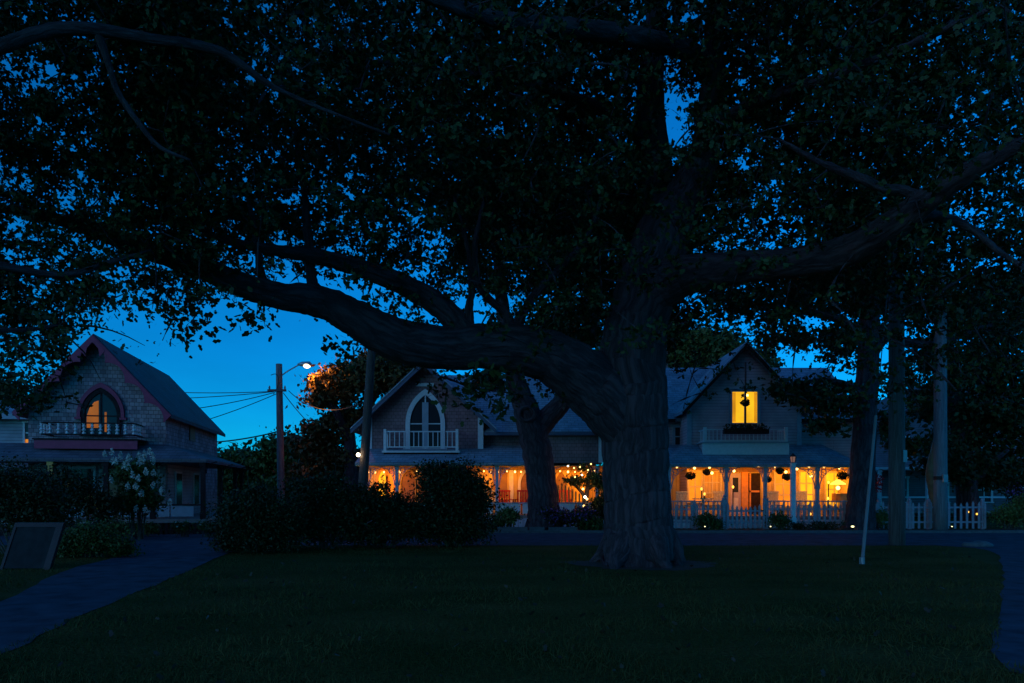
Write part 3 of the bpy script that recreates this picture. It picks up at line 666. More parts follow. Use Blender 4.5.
s = thing('string_lights', 'round warm bulbs strung under the golden porch eave of the pale cottage', 'string lights', (XR, DR, 0))
BL = [(677, 467), (694.5, 468), (709.5, 467.5), (712, 473), (734, 471), (758.5, 466), (775, 467), (786, 472), (797, 469), (809, 466.5), (811, 476), (824, 466.5), (839.5, 468), (853, 473)]
pts = []
for i, (a, b) in enumerate(BL):
    pts.append((lpx(a), -1.8, PZ(b, 31.2) + .10))
    if i < len(BL) - 1: pts.append((lpx((a + BL[i+1][0]) / 2), -1.8, max(PZ(b, 31.2), PZ(BL[i+1][1], 31.2)) + .05))
MB().tube(pts, .008, 4).build('cable', M['wire'], s)
for a, b in BL: MB().ball((lpx(a), -1.8, PZ(b, 31.2)), random.uniform(.042, .06), 10, 6).build('bulb', M['bulb'], s, True)
for px in (680, 695, 712, 735, 754, 778, 797, 812, 835, 850): lamp('porch_bulb_light', 'SPOT', (lpx(px), -1.05, 2.42), 30, WARM, s, .08, R(145), (0, .72, -.69))
# porch furniture
zf = .5
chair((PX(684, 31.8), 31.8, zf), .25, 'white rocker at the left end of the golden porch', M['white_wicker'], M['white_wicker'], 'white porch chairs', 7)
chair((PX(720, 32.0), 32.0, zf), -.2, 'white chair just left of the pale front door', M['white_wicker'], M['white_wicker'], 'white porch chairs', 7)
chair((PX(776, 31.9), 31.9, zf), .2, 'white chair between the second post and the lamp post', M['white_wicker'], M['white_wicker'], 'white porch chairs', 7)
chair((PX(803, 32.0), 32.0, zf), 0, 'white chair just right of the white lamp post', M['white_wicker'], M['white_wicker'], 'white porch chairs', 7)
def ptable(px, D, label, cloth=None, r=.45, h=.74):
    o = thing('porch_table', label, 'table', (PX(px, D), D, zf))
    MB().lathe([(r, h - .04), (r, h)], (0, 0, 0), 16).build('table_top', cloth or M['white_wicker'], o)
    MB().lathe([(.22, 0), (.06, .05), (.05, h - .04)], (0, 0, 0), 8).build('pedestal', M['white_wicker'], o)
    if cloth: MB().lathe([(r + .02, h - .38), (r + .012, h + .004)], (0, 0, 0), 16).build('tablecloth_skirt', cloth, o)
ptable(703, 31.7, 'small round porch table with candles left of the door')
ptable(846, 31.9, 'round porch table under an orange cloth by the right end', M['orange_wood'], .55, .95)
def candle(px, py, D, label, tall=.14, stand=None):
    c = thing('candle_lantern', label, 'candle', (PX(px, D), D, stand if stand is not None else PZ(py, D) - tall))
    h = PZ(py, D) - (stand if stand is not None else PZ(py, D) - tall)
    MB().lathe([(.05, 0), (.05, .02), (.025, .04), (.025, max(h - .06, .05))], (0, 0, 0), 8).build('holder', M['metal_dark'], c)
    MB().ball((0, 0, h), .05, 8, 6, 1.4).build('flame_glass', M['candle'], c, True)
tz = zf + .741
candle(701.5, 489, 31.7, 'tallest candle lantern on the small round table', stand=tz)
candle(704.5, 494, 31.6, 'shorter candle lantern on the small round table', stand=tz)
candle(733, 487, 32.6, 'glowing lantern on a tall stand in front of the pale door', stand=zf)
candle(828, 498.5, 31.5, 'low candle lantern left of the table under an orange cloth', stand=zf)
candle(828.5, 482.5, 32.6, 'candle on a tall stand beside the bright right window', stand=zf)
pl_ = thing('pendant_lamp', 'wide shaded pendant lamp glowing at the right end of the golden porch', 'lamp', (PX(838, 32.0), 32.0, 2.55))
MB().tube([(0,0,0),(0,0,-.55)], .012, 5).build('cord', M['wire'], pl_)
MB().lathe([(.05,-.5),(.30,-.66),(.32,-.72),(.28,-.72)], (0,0,0), 14).build('shade', M['candle'], pl_)
MB().ball((0,0,-.86), .09, 8, 6).build('bulb', M['bulb'], pl_)
lamp('pendant_light', 'POINT', (0, 0, -1.05), 7, (1, .42, .05), pl_)
# hanging baskets and other hanging things
def basket(px, py, D, ztop, label, r=.22, leaf=M['leaf_dark'], group='hanging flower baskets', thick=False):
    z = PZ(py, D); b = thing('hanging_basket', label, 'basket', (PX(px, D), D, z - .15), 0, group)
    MB().lathe([(.05,0),(.13,.05),(.17,.15)], (0,0,0), 10).build('pot', M['dark_wood'], b)
    m = MB()
    for a in (0, 2.1, 4.2): m.tube([(.16*math.cos(a), .16*math.sin(a), .15), (0, 0, .5)], .006, 4)
    m.tube([(0,0,-.75 if thick else .5),(0,0,max(ztop - z + .15, .52))], .04 if thick else .006, 6); m.build('hanger', M['wire'], b)
    leaf_mesh('plant', leaf, blob_points((0,0,.16), (r, r, r*.75), 260), .09, b)
basket(690.5, 476, 31.2, 2.55, 'bushy hanging basket nearest the left end of the golden porch')
basket(707, 472, 31.5, 2.55, 'small dark hanging basket right of the leftmost basket', .15)
basket(780, 471, 31.3, 2.55, 'hanging basket in the arch left of the white lamp post', .17)
basket(787, 477, 31.2, 2.55, 'hanging basket partly hidden by the white lamp post', .2)
basket(768, 479, 31.2, 2.55, 'small hanging basket against the post right of the doorway', .12)
basket(843, 476, 31.2, 2.55, 'hanging basket beside the glowing pendant lamp', .24)
basket(745.5, 403, 31.9, PZ(362, 31.9), 'hanging basket on a dark pole in front of the bright yellow window', .2, thick=True)
fb = thing('flower_box', 'flower box of dark trailing plants on the balcony rail below the yellow window', 'planter', (PX(746, 31.7), 31.7, 4.0))
MB().box(-.95, .95, -.14, .12, 0, .2).build('trough', M['dark_wood'], fb)
leaf_mesh('plant', M['leaf_dark'], np.concatenate([blob_points((x, 0, .25), (.3, .22, .2), 130) for x in (-.7,-.35,0,.35,.7)]), .1, fb)
leaf_mesh('flowers', M['fl_orange'], blob_points((0, -.1, .28), (.5, .2, .16), 26), .07, fb)

# ================================================================== picket fence, gate, lamp post
DF = 29.6
def picket_run(px0, px1, label, h=1.05, postpx=(), sp=.205, hv=.0):
    x0, x1 = PX(px0, DF), PX(px1, DF)
    fz = thing('picket_fence', label, 'fence', (x0, DF, 0), 0, 'white picket fence sections')
    L_ = x1 - x0
    for z in (.28, h - .25): MB().box(0, L_, .012, .05, z, z + .07).build('rail', M['fence_white'], fz)
    n_ = int(L_ / sp)
    for i in range(n_ + 1):
        x = i * L_ / n_; hh = h + hv * math.sin(i * 1.7) + random.uniform(-.015, .015)
        MB().prism_y([(x-.045,.06),(x+.045,.06),(x+.045,hh-.09),(x,hh),(x-.045,hh-.09)], -.012, .010).build('picket', M['fence_white'], fz)
    for p in postpx:
        x = PX(p, DF) - x0; MB().box(x-.055, x+.055, .052, .16, 0, h + .05).lathe([(.07, h+.05),(.075,h+.08),(.02,h+.15)], (x,.106,0), 8).build('post', M['fence_white'], fz)
picket_run(660, 724, 'white picket fence between the great oak and the gate', 1.05, (665, 695, 723))
picket_run(767, 872, 'white picket fence from the gate to the leaning pale guard tube', 1.05, (768, 817, 845))
picket_run(877, 985, 'white picket fence along the right behind the two wooden poles', 1.12, (880, 911, 930, 984), .24, .03)
gt = thing('garden_gate', 'white picket gate in front of the porch doorway', 'gate', (PX(727, DF), DF, 0))
L_ = PX(765, DF) - PX(727, DF)
for z in (.25, .72): MB().box(0, L_, .012, .05, z, z + .08).build('rail', M['fence_white'], gt)
for i in range(9):
    x = .04 + i * (L_ - .08) / 8; hh = .93 + .16 * (abs(i - 4) / 4) ** 1.5
    MB().prism_y([(x-.045,.06),(x+.045,.06),(x+.045,hh-.09),(x,hh),(x-.045,hh-.09)], -.012, .010).build('picket', M['fence_white'], gt)
MB().box(L_ - .16, L_ - .06, -.03, -.014, .76, .80).build('latch', M['metal_dark'], gt)
for px in (725.5, 766.5):
    g_ = tag(MB().box(-.085,.085,-.085,.085,0,1.22).lathe([(.12,1.22),(.12,1.26),(.04,1.30),(.085,1.36),(.0,1.44)], (0,0,0), 10).build('gate_post', M['fence_white']), 'square white gate post on the ' + ('left' if px < 740 else 'right') + ' side of the gate', 'post', 'gate posts')
    g_.location = (PX(px, DF), DF + .12, 0)
lp = thing('lamp_post', 'square white lamp post with a small unlit lantern before the picket fence', 'lamp post', (PX(793, 29.3), 29.3, 0))
zt = PZ(463, 29.3)
MB().box(-.11,.11,-.11,.11,.04,.5).box(-.085,.085,-.085,.085,.5,zt-.03).box(-.11,.11,-.11,.11,zt-.03,zt).build('post', M['white'], lp)
ln = MB().lathe([(.05,zt),(.09,zt+.03)], (0,0,0), 6).build('lantern', M['metal_dark'], lp)
MB().lathe([(.13,zt+.25),(.10,zt+.31),(.02,zt+.38)], (0,0,0), 6).build('lantern_cap', M['metal_dark'], ln)
for a in range(6): q = a * math.pi / 3; MB().tube([(.09*math.cos(q), .09*math.sin(q), zt+.03), (.125*math.cos(q), .125*math.sin(q), zt+.25)], .008, 4).build('glazing_bar', M['metal_dark'], ln)
MB().lathe([(.08,zt+.032),(.112,zt+.248)], (0,0,0), 6).build('glass', glow('unlit_lantern_glow', (1,.45,.30), .16), ln)  # lantern is unlit; dull pinkish light on the glass put in as glow
for i, (px, py, lab) in enumerate(((704.5,528,'small ground spotlight in the shrub left of the gate'),(770,529,'small ground spotlight below the right gate post'),(852,529,'bright ground spotlight beside the leaning tree trunk'),(890,527,'small ground spotlight left of the thick wooden pole'),(951,524,'small greenish ground spotlight right of the pale pole'))):
    D = 28.4; g_ = thing('ground_spotlight', lab, 'garden light', (PX(px, D), D, .05), 0, 'ground spotlights')
    MB().lathe([(.012,0),(.012,.06),(.06,.08),(.075,.16)], (0,0,0), 10).build('housing', M['metal_dark'], g_)
    MB().ball((0,-.05,.15), .036 if i != 2 else .065, 8, 6, .6).build('lens', M['spot'], g_, True)
for i, (px, py) in enumerate(((968,512),(973,509),(977,514))):
    g_ = thing('path_light', ['leftmost','topmost','lowest'][i] + ' of three tiny path lights behind the right fence', 'garden light', (PX(px, 31), 31, 0), 0, 'three path lights')
    MB().tube([(0,0,0),(0,0,PZ(py,31)-.04)], .012, 5).build('stake', M['metal_dark'], g_); MB().ball((0,0,PZ(py,31)), .045, 8, 6).build('lens', M['candle'], g_, True)
g_ = thing('path_light', 'single small path light glowing in front of the golden porch', 'garden light', (PX(810, 30.4), 30.4, 0))
MB().tube([(0,0,0),(0,0,PZ(514,30.4)-.04)], .012, 5).build('stake', M['metal_dark'], g_); MB().ball((0,0,PZ(514,30.4)), .06, 8, 6).build('lens', M['candle'], g_, True)

# ================================================================== poles, wires, street lamp
def pole(name, label, pxb, D, pxt, pyt, r0, r1, mat, cat='pole'):
    zt_ = PZ(pyt, D); o = thing(name, label, cat, (PX(pxb, D), D, 0)); dx = PX(pxt, D) - PX(pxb, D)
    MB().tube([(dx * u, 0, zt_ * u - .05 * (u == 0)) for u in np.linspace(0, 1, 9)], [r0 + (r1 - r0) * u for u in np.linspace(0, 1, 9)], 12).build('shaft', mat, o, True)
    return o, dx, zt_
po, dx, zt = pole('utility_pole', 'thick weathered brown utility pole on the lawn edge', 897, 21.5, 896, 70, .225, .19, M['pole_wood'])
m = MB().box(-.95, .95, -.27, -.17, zt - .75, zt - .62); m.build('crossarm', M['pole_wood'], po)
for x in (-.8, 0.35, .8): MB().lathe([(.03,zt-.62),(.05,zt-.56),(.03,zt-.5),(.045,zt-.46),(.01,zt-.42)], (x,-.22,0), 8).build('insulator', M['guard'], po)
MB().box(.06, .17, -.24, -.19, 2.4, 2.75).build('tag_plate', M['metal_grey'], po)
po2, dx, zt2 = pole('utility_pole', 'pale grey utility pole behind the right picket fence', 940.5, 29.0, 940, 150, .25, .20, M['pole_pale'])
MB().lathe([(.27,2.0),(.27,2.14)], (0,0,0), 12).build('collar_band', M['metal_dark'], po2); MB().box(-.08,.1,-.33,-.24,1.9,2.2).build('meter_box', M['metal_grey'], po2)
po3, dx3, zt3 = pole('utility_pole', 'dark leaning utility pole left of the rose shingled cottage', 360, 29.0, 373.5, 318, .20, .15, M['pole_dark'])
o = thing('wall_lamp', 'small white bulb on a bracket beside the dark leaning pole', 'lamp', (PX(362.5, 29.0), 28.85, PZ(455, 29.0)))
MB().tube([(.12,.05,0),(-.10,-.02,.03)], .012, 5).build('bracket_arm', M['metal_dark'], o); MB().ball((-.13,-.03,0), .075, 10, 6).build('bulb', M['bulb_w'], o, True)
lamp('lamp_light', 'POINT', (-.13, -.15, -.02), 3, (1,.6,.25), o, .07)
DS = 40.0
ps, dx, zs = pole('utility_pole', 'distant wooden utility pole carrying the lit street lamp', 281.5, DS, 279, 364, .21, .17, M['pole_street'])
m = MB().box(dx-.55, dx+.45, -.25, -.15, PZ(392, DS), PZ(392, DS) + .12); m.build('crossarm', M['pole_wood'], ps)
for x in (-.45, .38): MB().lathe([(.03,0),(.06,.08),(.02,.2)], (dx + x, -.2, PZ(392, DS) + .12), 6).build('insulator', M['guard'], ps)
MB().tube([(dx - .25 + .28 * math.sin(3.6 * u), -.2, PZ(392, DS) + .1 + u * .85 - .25 * math.cos(5 * u)) for u in np.linspace(0, 1, 14)], .02, 5).build('cable_loop', M['wire'], ps)
sp_ = thing('street_lamp', 'glowing street lamp head on a curved arm from the distant pole', 'street lamp', (PX(281, DS), DS, PZ(376, DS)))
e = P(306, 366.5, DS) - Vector(sp_.location)
MB().tube([tuple(a[:3]) for a in smooth_path([(0,0,0),(.35,-.1,.22),(.85,-.25,.46),(e.x-.25,-.35,e.z+.05)], 5)], .035, 6).build('arm', M['metal_grey'], sp_)
MB().tube([(e.x-.35,-.35,e.z+.05),(e.x-.1,-.37,e.z+.07),(e.x+.3,-.38,e.z+.06),(e.x+.42,-.38,e.z+.03)], [.05,.13,.15,.05], 10).build('lamp_head', M['metal_grey'], sp_, True)
MB().ball((e.x+.16,-.40,e.z-.04), .19, 12, 8, .62).build('lens', M['lens'], sp_, True)
lamp('street_lamp_light', 'SPOT', (e.x + .16, -.42, e.z - .2), 680, (1, .30, .03), sp_, .12, R(155), (.75, .1, -.65))
# wires
def wire(name, a, b, sag, label, r=.022, group='overhead wires'):
    pts = [Vector(a).lerp(Vector(b), u) - Vector((0, 0, sag * 4 * u * (1 - u))) for u in np.linspace(0, 1, 17)]
    return tag(MB().tube(pts, r, 5).build(name, M['wire']), label, 'wire', group)
top = P(280, 391, DS)
wire('overhead_wire', top, (-33, 44, 9.2), .7, 'highest wire running left from the street lamp pole')
wire('overhead_wire', top + Vector((-.3,-.1,-.05)), (-30, 41, 7.1), .45, 'second wire fanning left below the highest one')
wire('overhead_wire', top + Vector((-.3,-.1,-.1)), (-19.5, 36.5, 5.3), .25, 'steep wire dropping towards the eave of the dark cottage')
wire('overhead_wire', top + Vector((-.25,.1,-.15)), (-18.8, 37.6, 4.3), .2, 'steepest wire dropping behind the dark cottage')
wire('overhead_wire', P(280, 431, DS), P(195, 443, 43), .15, 'lowest pair of cables left of the street lamp pole', .04)
wire('overhead_wire', top + Vector((.5,-.1,0)), P(374, 396, 30), .8, 'wire running right from the street lamp pole into the maple')
wire('overhead_wire', top + Vector((.2,-.1,-.1)), P(316, 430, 41), .1, 'short wire dropping right from the street lamp pole')
a0 = Vector((PX(862, 16.0), 16.0, 0)); a1 = P(897, 190, 21.3)
gw = thing('guy_wire', 'leaning pale guard tube on a guy wire rising from the lawn', 'guy wire', a0)
MB().tube([(0,0,.02), a1 - a0], .012, 5).build('wire', M['wire'], gw)
dd_ = a1 - a0
MB().tube([dd_ * .012, dd_ * .33], [.037, .032], 10).build('guard_tube', M['guard'], gw)
MB().tube([(0,0,-.05),(0,0,.14)], .06, 8).build('anchor', M['metal_grey'], gw)

# ================================================================== trees
def to_px(p): return CX + F * p[:, 0] / p[:, 1], HY - F * (p[:, 2] - CAMZ) / p[:, 1]
class Skeleton:
    def __init__(s): s.m = MB(); s.pts = []; s.thin = MB()
    def limb(s, path, n=12, rough=.05, sub=6, flute=.022):
        """path rows: px, py, distance, radius in pixels"""
        q = smooth_path(path, sub); pts = [P(a[0], a[1], a[2]) for a in q]; rad = [max(a[3], 1) * a[2] / F for a in q]
        for i in range(1, len(pts) - 1): pts[i] = pts[i] + Vector((random.uniform(-1,1), random.uniform(-1,1), random.uniform(-1,1))) * rad[i] * .05
        s.m.tube(pts, rad, n, rough * .25, True, flute)
        for p, r_ in zip(pts, rad): s.pts.append((p.x, p.y, p.z, r_))
    def twigs(s, tips, rmin=.012):
        K = np.array(s.pts)[:, :3]; tips = np.asarray(tips); order = np.argsort([np.min(np.linalg.norm(K - t_, axis=1)) for t_ in tips]); K = list(map(tuple, K))
        for i in order:
            t_ = tips[i]; A = np.array(K); dist = np.linalg.norm(A - t_, axis=1); j = int(np.argmin(dist)); a = Vector(A[j]); b = Vector(t_); L_ = dist[j]
            if L_ < .1: continue
            side = Vector((random.uniform(-1,1), random.uniform(-1,1), random.uniform(0,1))) * L_ * .10
            ps_ = [a, a.lerp(b, .25) + side * .75, a.lerp(b, .5) + side, a.lerp(b, .75) + side * .75, b]
            r0 = rmin + .011 * min(L_, 4); s.m.tube(ps_, [r0, r0 * .8, r0 * .65, r0 * .5, rmin * .5], 5, cap=False)
            K += [tuple(a.lerp(b, .55) + side * .9), tuple(b)]
def noisy(o):
    return o

# coverage of the canopy, cells 64 px wide and 50 px high
COV = np.array([
 [.88,.94,.96,.95,.95,.97,.95,.90,.92,.93,.93,.985,.985,.985,.985,.985],
 [.90,.91,.94,.93,.94,.96,.95,.94,.95,.95,.80,.97,.985,.985,.985,.985],
 [.91,.95,.96,.94,.96,.97,.975,.98,.98,.98,.72,.97,.97,.985,.985,.985],
 [.92,.93,.95,.96,.94,.96,.96,.98,.98,.985,.96,.93,.93,.97,.97,.97],
 [.92,.91,.93,.96,.90,.94,.88,.90,.97,.98,.975,.94,.95,.95,.95,.94],
 [.95,.92,.86,.80,.50,.66,.80,.78,.93,.97,.94,.74,.86,.92,.90,.88],
 [.95,.50,.40,.10,.03,.12,.28,.40,.80,.85,.88,.62,.80,.75,.60,.55],
 [.66,.02,.00,.00,.00,.04,.08,.34,.20,.15,.20,.09,.10,.25,.30,.30]])
def cov(px, py):
    x = np.clip(px / 64 - .5, 0, 14.999); y = np.clip(py / 50 - .5, 0, 6.999)
    i = x.astype(int); j = y.astype(int); fx = x - i; fy = y - j
    return (COV[j,i]*(1-fx)+COV[j,i+1]*fx)*(1-fy)+(COV[j+1,i]*(1-fx)+COV[j+1,i+1]*fx)*fy
GAPS = [(100,350,34,20),(170,262,26,7),(215,278,22,6),(120,245,18,5),(676,122,15,24),(668,95,14,8),(742,163,18,7),(762,186,9,6),(285,325,90,26),(250,345,120,30),(290,285,30,10),(120,330,30,22),(335,296,9,12),(505,300,22,10),(440,310,20,9),(800,245,12,6),(874,212,6,4)]
def gap(px, py):
    g = np.zeros(len(px), bool); px = px + rng.normal(size=len(px)) * 3; py = py + rng.normal(size=len(py)) * 3
    for a, b, c, d in GAPS: g |= ((px - a) / c) ** 2 + ((py - b) / d) ** 2 < 1
    return g & (rng.random(len(px)) > .06)
LEAF = .098
def canopy(xmin, xmax, weight, dfun, br=.62, ymax=400, back=None):
    """boughs and leaves for the part of the crown seen between two columns"""
    tips = []; leaves = []
    cell = 22
    for x in np.arange(xmin, xmax, cell):
        for y in np.arange(-30, ymax, cell):
            pxs = np.array([x + cell/2]); pys = np.array([y + cell/2]); c = float(cov(np.clip(pxs, 0, 1023), np.clip(pys, 0, 399))[0]) if y < 400 else 0
            if c < .04: continue
            need = -math.log(1 - min(c, .985)) * cell * cell * weight
            D0 = dfun(x, y); area = .5 * LEAF * LEAF * .62 * .6 * (F / (D0 + (1.3 if back else 0))) ** 2 * (.85 if back else 1)
            if c < .96: need *= rng.gamma(2.0) / 2.0 * 1.25
            nl = rng.poisson(need / area * (1.05 if x < 520 else 1.15)); nb = max(1, int(round(nl / 75 + rng.random() * .6)))
            for _ in range(nb):
                D = D0 * rng.uniform(.84, 1.18) if back is None and rng.random() < (.3 if x < 560 else .1) else D0 + (rng.uniform(1.6, 5.2) if back is None else rng.uniform(*back)); tx_, ty_ = x + rng.uniform(0, cell), y + rng.uniform(0, cell); c0 = np.array(P(tx_, ty_, D))
                if c > .09 and not gap(np.array([tx_]), np.array([ty_]))[0]: tips.append(c0)
                k = rng.uniform(.35, 1.15) * br
                m_ = int(nl / nb / 5) + 1; ro = c0 + rng.normal(size=(m_, 3)) * np.array((k, k, k * .6)) * .52
                leaves.append(np.repeat(ro, rng.integers(4, 8, m_), 0))
    lv = np.concatenate(leaves); lv = lv + rng.normal(size=lv.shape) * .018; px, py = to_px(lv); cc = cov(np.clip(px, 0, 1023), np.clip(py, 0, 399))
    keep = (cc > .09) & ~gap(px, py) & (py < 415)
    return np.array(tips), lv[keep]

# ---- the great oak
oak = thing('oak_tree', 'great spreading oak with a massive trunk and long low left limb on the lawn', 'tree', (PX(640, 16), 16.0, 0))
sk1 = Skeleton()
sk1.limb([(641,574,16,46),(641,564,16,40),(640,552,16,36.5),(640,535,16,35.5),(639,510,16,33.5),(637,470,16,33),(635,430,16,34),(632,395,16,36),(632,360,16,34),(637,325,16,31),(645,290,16,30),(655,255,16,29),(668,225,16,26),(688,192,16,21),(704,150,15.8,15),(711,100,15.6,12),(714,40,15.4,10),(718,-60,15.2,7),(730,-200,15,4)], 28, .03, 7, .03)
for a, b in ((0.3, .9), (1.5, .7), (2.6, .9), (4.0, 1.0), (5.1, .8), (5.9, .7)):
    sk1.m.tube([(PX(640,16)+math.cos(a)*.45, 16+math.sin(a)*.45, .85), (PX(640,16)+math.cos(a)*.80, 16+math.sin(a)*.80, .22), (PX(640,16)+math.cos(a)*1.1*b, 16+math.sin(a)*1.1*b, .03), (PX(640,16)+math.cos(a+.2)*1.3*b, 16+math.sin(a+.2)*1.3*b, -.09)], [.32,.24,.14,.07], 8, .06)
sk1.limb([(628,425,16,30),(606,398,15.9,33),(578,374,15.7,30),(545,356,15.5,26),(500,347,15.2,23.5),(450,348,15,22),(408,343,14.7,22),(372,328,14.5,20.5),(340,310,14.3,17.5),(312,300,14.1,15.5),(280,296,13.8,14),(240,284,13.5,12.5),(200,267,13.2,11.5),(150,250,12.8,11),(100,232,12.4,8.5),(50,217,12,6),(-5,207,11.6,4)], 16, .05)
sk1.limb([(478,345,15.1,16),(462,330,15.1,14),(447,312,15,13),(428,298,14.9,12),(400,283,14.7,11),(360,268,14.4,9.5),(315,256,14,8),(270,249,13.6,6),(225,240,13.2,4),(190,222,13,2.5)], 12, .05)
sk1.limb([(318,300,14.1,9),(313,285,14.1,6.5),(310,265,14.1,5.5),(308,235,14,4.8),(305,195,13.8,3.8),(298,150,13.5,3),(290,95,13.2,2)], 8)
sk1.limb([(268,292,13.7,6),(261,275,13.6,5),(258,250,13.5,4),(253,220,13.4,3),(243,180,13.2,2)], 8)
sk1.limb([(504,345,15.2,10),(510,330,15.2,6.5),(505,312,15.1,5),(490,300,15,4.5),(478,282,14.8,4),(475,245,14.6,3),(484,200,14.4,2)], 8)
sk1.limb([(512,338,15.2,7),(522,315,15.3,5.5),(537,292,15.4,5),(556,272,15.4,4),(585,240,15.3,3),(600,200,15.2,2)], 8)
sk1.limb([(470,338,15.1,7),(469,310,15,4.5),(472,285,15,3.5),(466,240,14.8,2.5),(452,190,14.6,1.5)], 8)
sk1.limb([(486,336,15.1,6),(490,322,15.1,3),(494,312,15.1,1.5)], 6)
sk1.limb([(640,300,15.9,26),(662,284,15.7,25),(690,274,15.4,20),(740,267,14.8,16.5),(800,262,14,15),(850,250,13.3,16),(890,228,12.5,15.5),(930,198,11.8,13),(970,171,11.2,10.5),(1012,150,10.7,8.5),(1070,126,10,7),(1150,90,9.4,5)], 16, .05)
sk1.limb([(925,205,11.9,8),(908,192,12,6),(885,189,12.1,5.5),(862,179,12.2,5),(842,172,12.3,4.5),(815,160,12.4,3),(780,140,12.5,2)], 8)
sk1.limb([(905,218,12.2,8),(940,216,12.2,5),(970,228,12.1,4),(1000,252,12,3),(1035,275,11.9,2)], 8)
sk1.limb([(652,262,16.2,24),(657,225,16.5,19),(657,185,16.6,17),(653,140,16.6,15.5),(650,95,16.5,14),(655,30,16.4,11),(662,-60,16.2,7),(655,-180,16,4)], 14, .05)
sk1.limb([(712,80,15.6,11),(690,52,15,10.5),(650,40,14,10),(600,31,12.9,9.5),(545,25,12,9),(495,19,11.2,8),(445,3,10.5,7),(395,-18,9.8,5.5),(330,-60,9,4)], 10, .06)
sk1.limb([(705,140,15.7,9),(740,110,15,7),(790,90,14,6),(850,70,13,5),(920,40,12,4),(990,10,11,3)], 8)
sk1.limb([(652,150,16.5,9),(620,120,16,6),(570,95,15.2,5),(510,80,14.4,4),(440,70,13.5,3),(370,60,12.6,2)], 8)
def d_oak(x, y):
    base = 15.2 - 3.6 * max(0, (330 - y) / 360)
    if x > 720: base -= 1.6 * (x - 720) / 300
    if x < 400: base -= 1.6 * (400 - x) / 400
    return max(base, 9.6)
tips, lv = canopy(150, 1040, 1.0, d_oak, ymax=400)
hi = rng.uniform([-9, 6, 10.5], [11, 25, 17], size=(420, 3)); hi = hi[((hi[:,0]-2.2)/11)**2+((hi[:,1]-15.5)/10)**2+((hi[:,2]-9)/8)**2 < 1]  # upper crown out of view, leaf clusters added to shade the lawn
far = rng.uniform([-7, 16.5, 7.2], [10, 23, 12], size=(110, 3))
up_lv = np.concatenate([q + rng.normal(size=(60, 3)) * .45 for q in np.concatenate([hi, far])])
pxu, pyu = to_px(up_lv); up_lv = up_lv[(pyu < -5) | ((cov(np.clip(pxu,0,1023), np.clip(pyu,0,399)) > .9) & ~gap(pxu, pyu))]
# bunches of leaves that hang from the underside of the left limb and in front of the cottage roof
hang = []
for px, py, n_, sp_x in ((172,300,60,.24),(190,322,60,.22),(182,334,26,.16),(205,305,40,.2),(247,322,34,.15),(258,314,26,.15),(345,352,24,.13),(330,345,20,.13),(140,282,60,.3),(478,378,40,.28),(488,395,55,.28),(470,390,40,.24),(497,408,24,.2),(460,405,20,.2),(512,372,30,.25),(350,345,14,.12)):
    D = 13.4 if px < 300 else 14.6; c0 = np.array(P(px, py, D)); tips = np.vstack([tips, c0]); hang.append(c0 + rng.normal(size=(n_, 3)) * sp_x * np.array((1, 1, .8)))
sk1.twigs(tips, .010)
tr = sk1.m.build('trunk', M['bark'], None, True)
def under(o, root):
    o.parent = root; o.matrix_parent_inverse = Matrix.Translation(-Vector(root.location)); return o
# bark grows visibly rough: subdivide and displace
md = tr.modifiers.new('s', 'SUBSURF'); md.levels = 1; md.render_levels = 1
tx = bpy.data.textures.new('bark_relief', 'CLOUDS'); tx.noise_scale = .16; tx.noise_depth = 4
md = tr.modifiers.new('d', 'DISPLACE'); md.texture = tx; md.strength = .07; md.mid_level = .5; md.texture_coords = 'LOCAL'
under(tr, oak)
under(leaf_mesh('crown', M['leaf'], np.concatenate([lv, up_lv] + hang), np.concatenate([np.full(len(lv), LEAF), np.full(len(up_lv), .26), np.full(sum(map(len, hang)), .14)]), None, .62, LEAFSHAPE, base=.0), oak)
print('oak leaves', len(lv), len(up_lv), 'tips', len(tips))

# ---- the tree whose branches reach in from the left
lt = thing('shade_tree', 'leafy tree reaching into the top left corner with a long dark bough', 'tree', (-9.2, 8.6, 0))
sk2 = Skeleton()
sk2.m.tube([(-9.2,8.6,-.1),(-9.2,8.6,.4),(-9.15,8.6,2),(-9.05,8.65,4),(-8.9,8.7,5.5),(-8.8,8.8,8),(-8.7,9,12)], [.55,.42,.36,.33,.3,.22,.08], 14, .05)
sk2.pts += [(-9.1,8.6,z,.3) for z in (3,4,5,6,7,8,9,10)]
sk2.limb([(-260,112,8.7,14),(-120,78,8.8,10),(-10,50,9,7.2),(30,36,9.1,7),(62,29,9.2,6.8),(100,30,9.3,6.3),(150,39,9.5,5.5),(200,46,9.7,5),(232,58,9.8,4.2),(268,84,10,3),(320,108,10.3,2),(390,135,10.6,1.2)], 10, .06)
sk2.limb([(98,32,9.3,5),(108,62,9.4,3.4),(118,92,9.5,3.1),(138,122,9.6,2.8),(160,147,9.7,2.2),(190,160,9.8,1.3)], 7)
sk2.limb([(-250,240,8.8,9),(-120,250,9.4,7),(-20,262,10.2,5),(60,275,10.8,3.5),(110,262,11.2,2.4),(150,250,11.5,1.2)], 8)
sk2.limb([(-200,270,8.9,7),(-90,310,9.6,5),(0,330,10.3,3),(60,325,10.8,1.8)], 8)
tips, lv = canopy(-120, 190, .85, lambda x, y: 9.4 + .006 * y + .002 * x, .5, 412, (.1, 2.6))
ex = []
for px, py, n_ in ((8,372,90),(30,380,80),(18,395,40),(46,352,60),(66,330,50),(92,312,40),(110,300,40),(128,292,40),(40,395,24),(5,340,90),(25,350,80),(60,305,90),(90,290,60)):
    c0 = np.array(P(px, py, 10.4)); tips = np.vstack([tips, c0]); ex.append(c0 + rng.normal(size=(n_, 3)) * np.array((.22, .25, .14)))
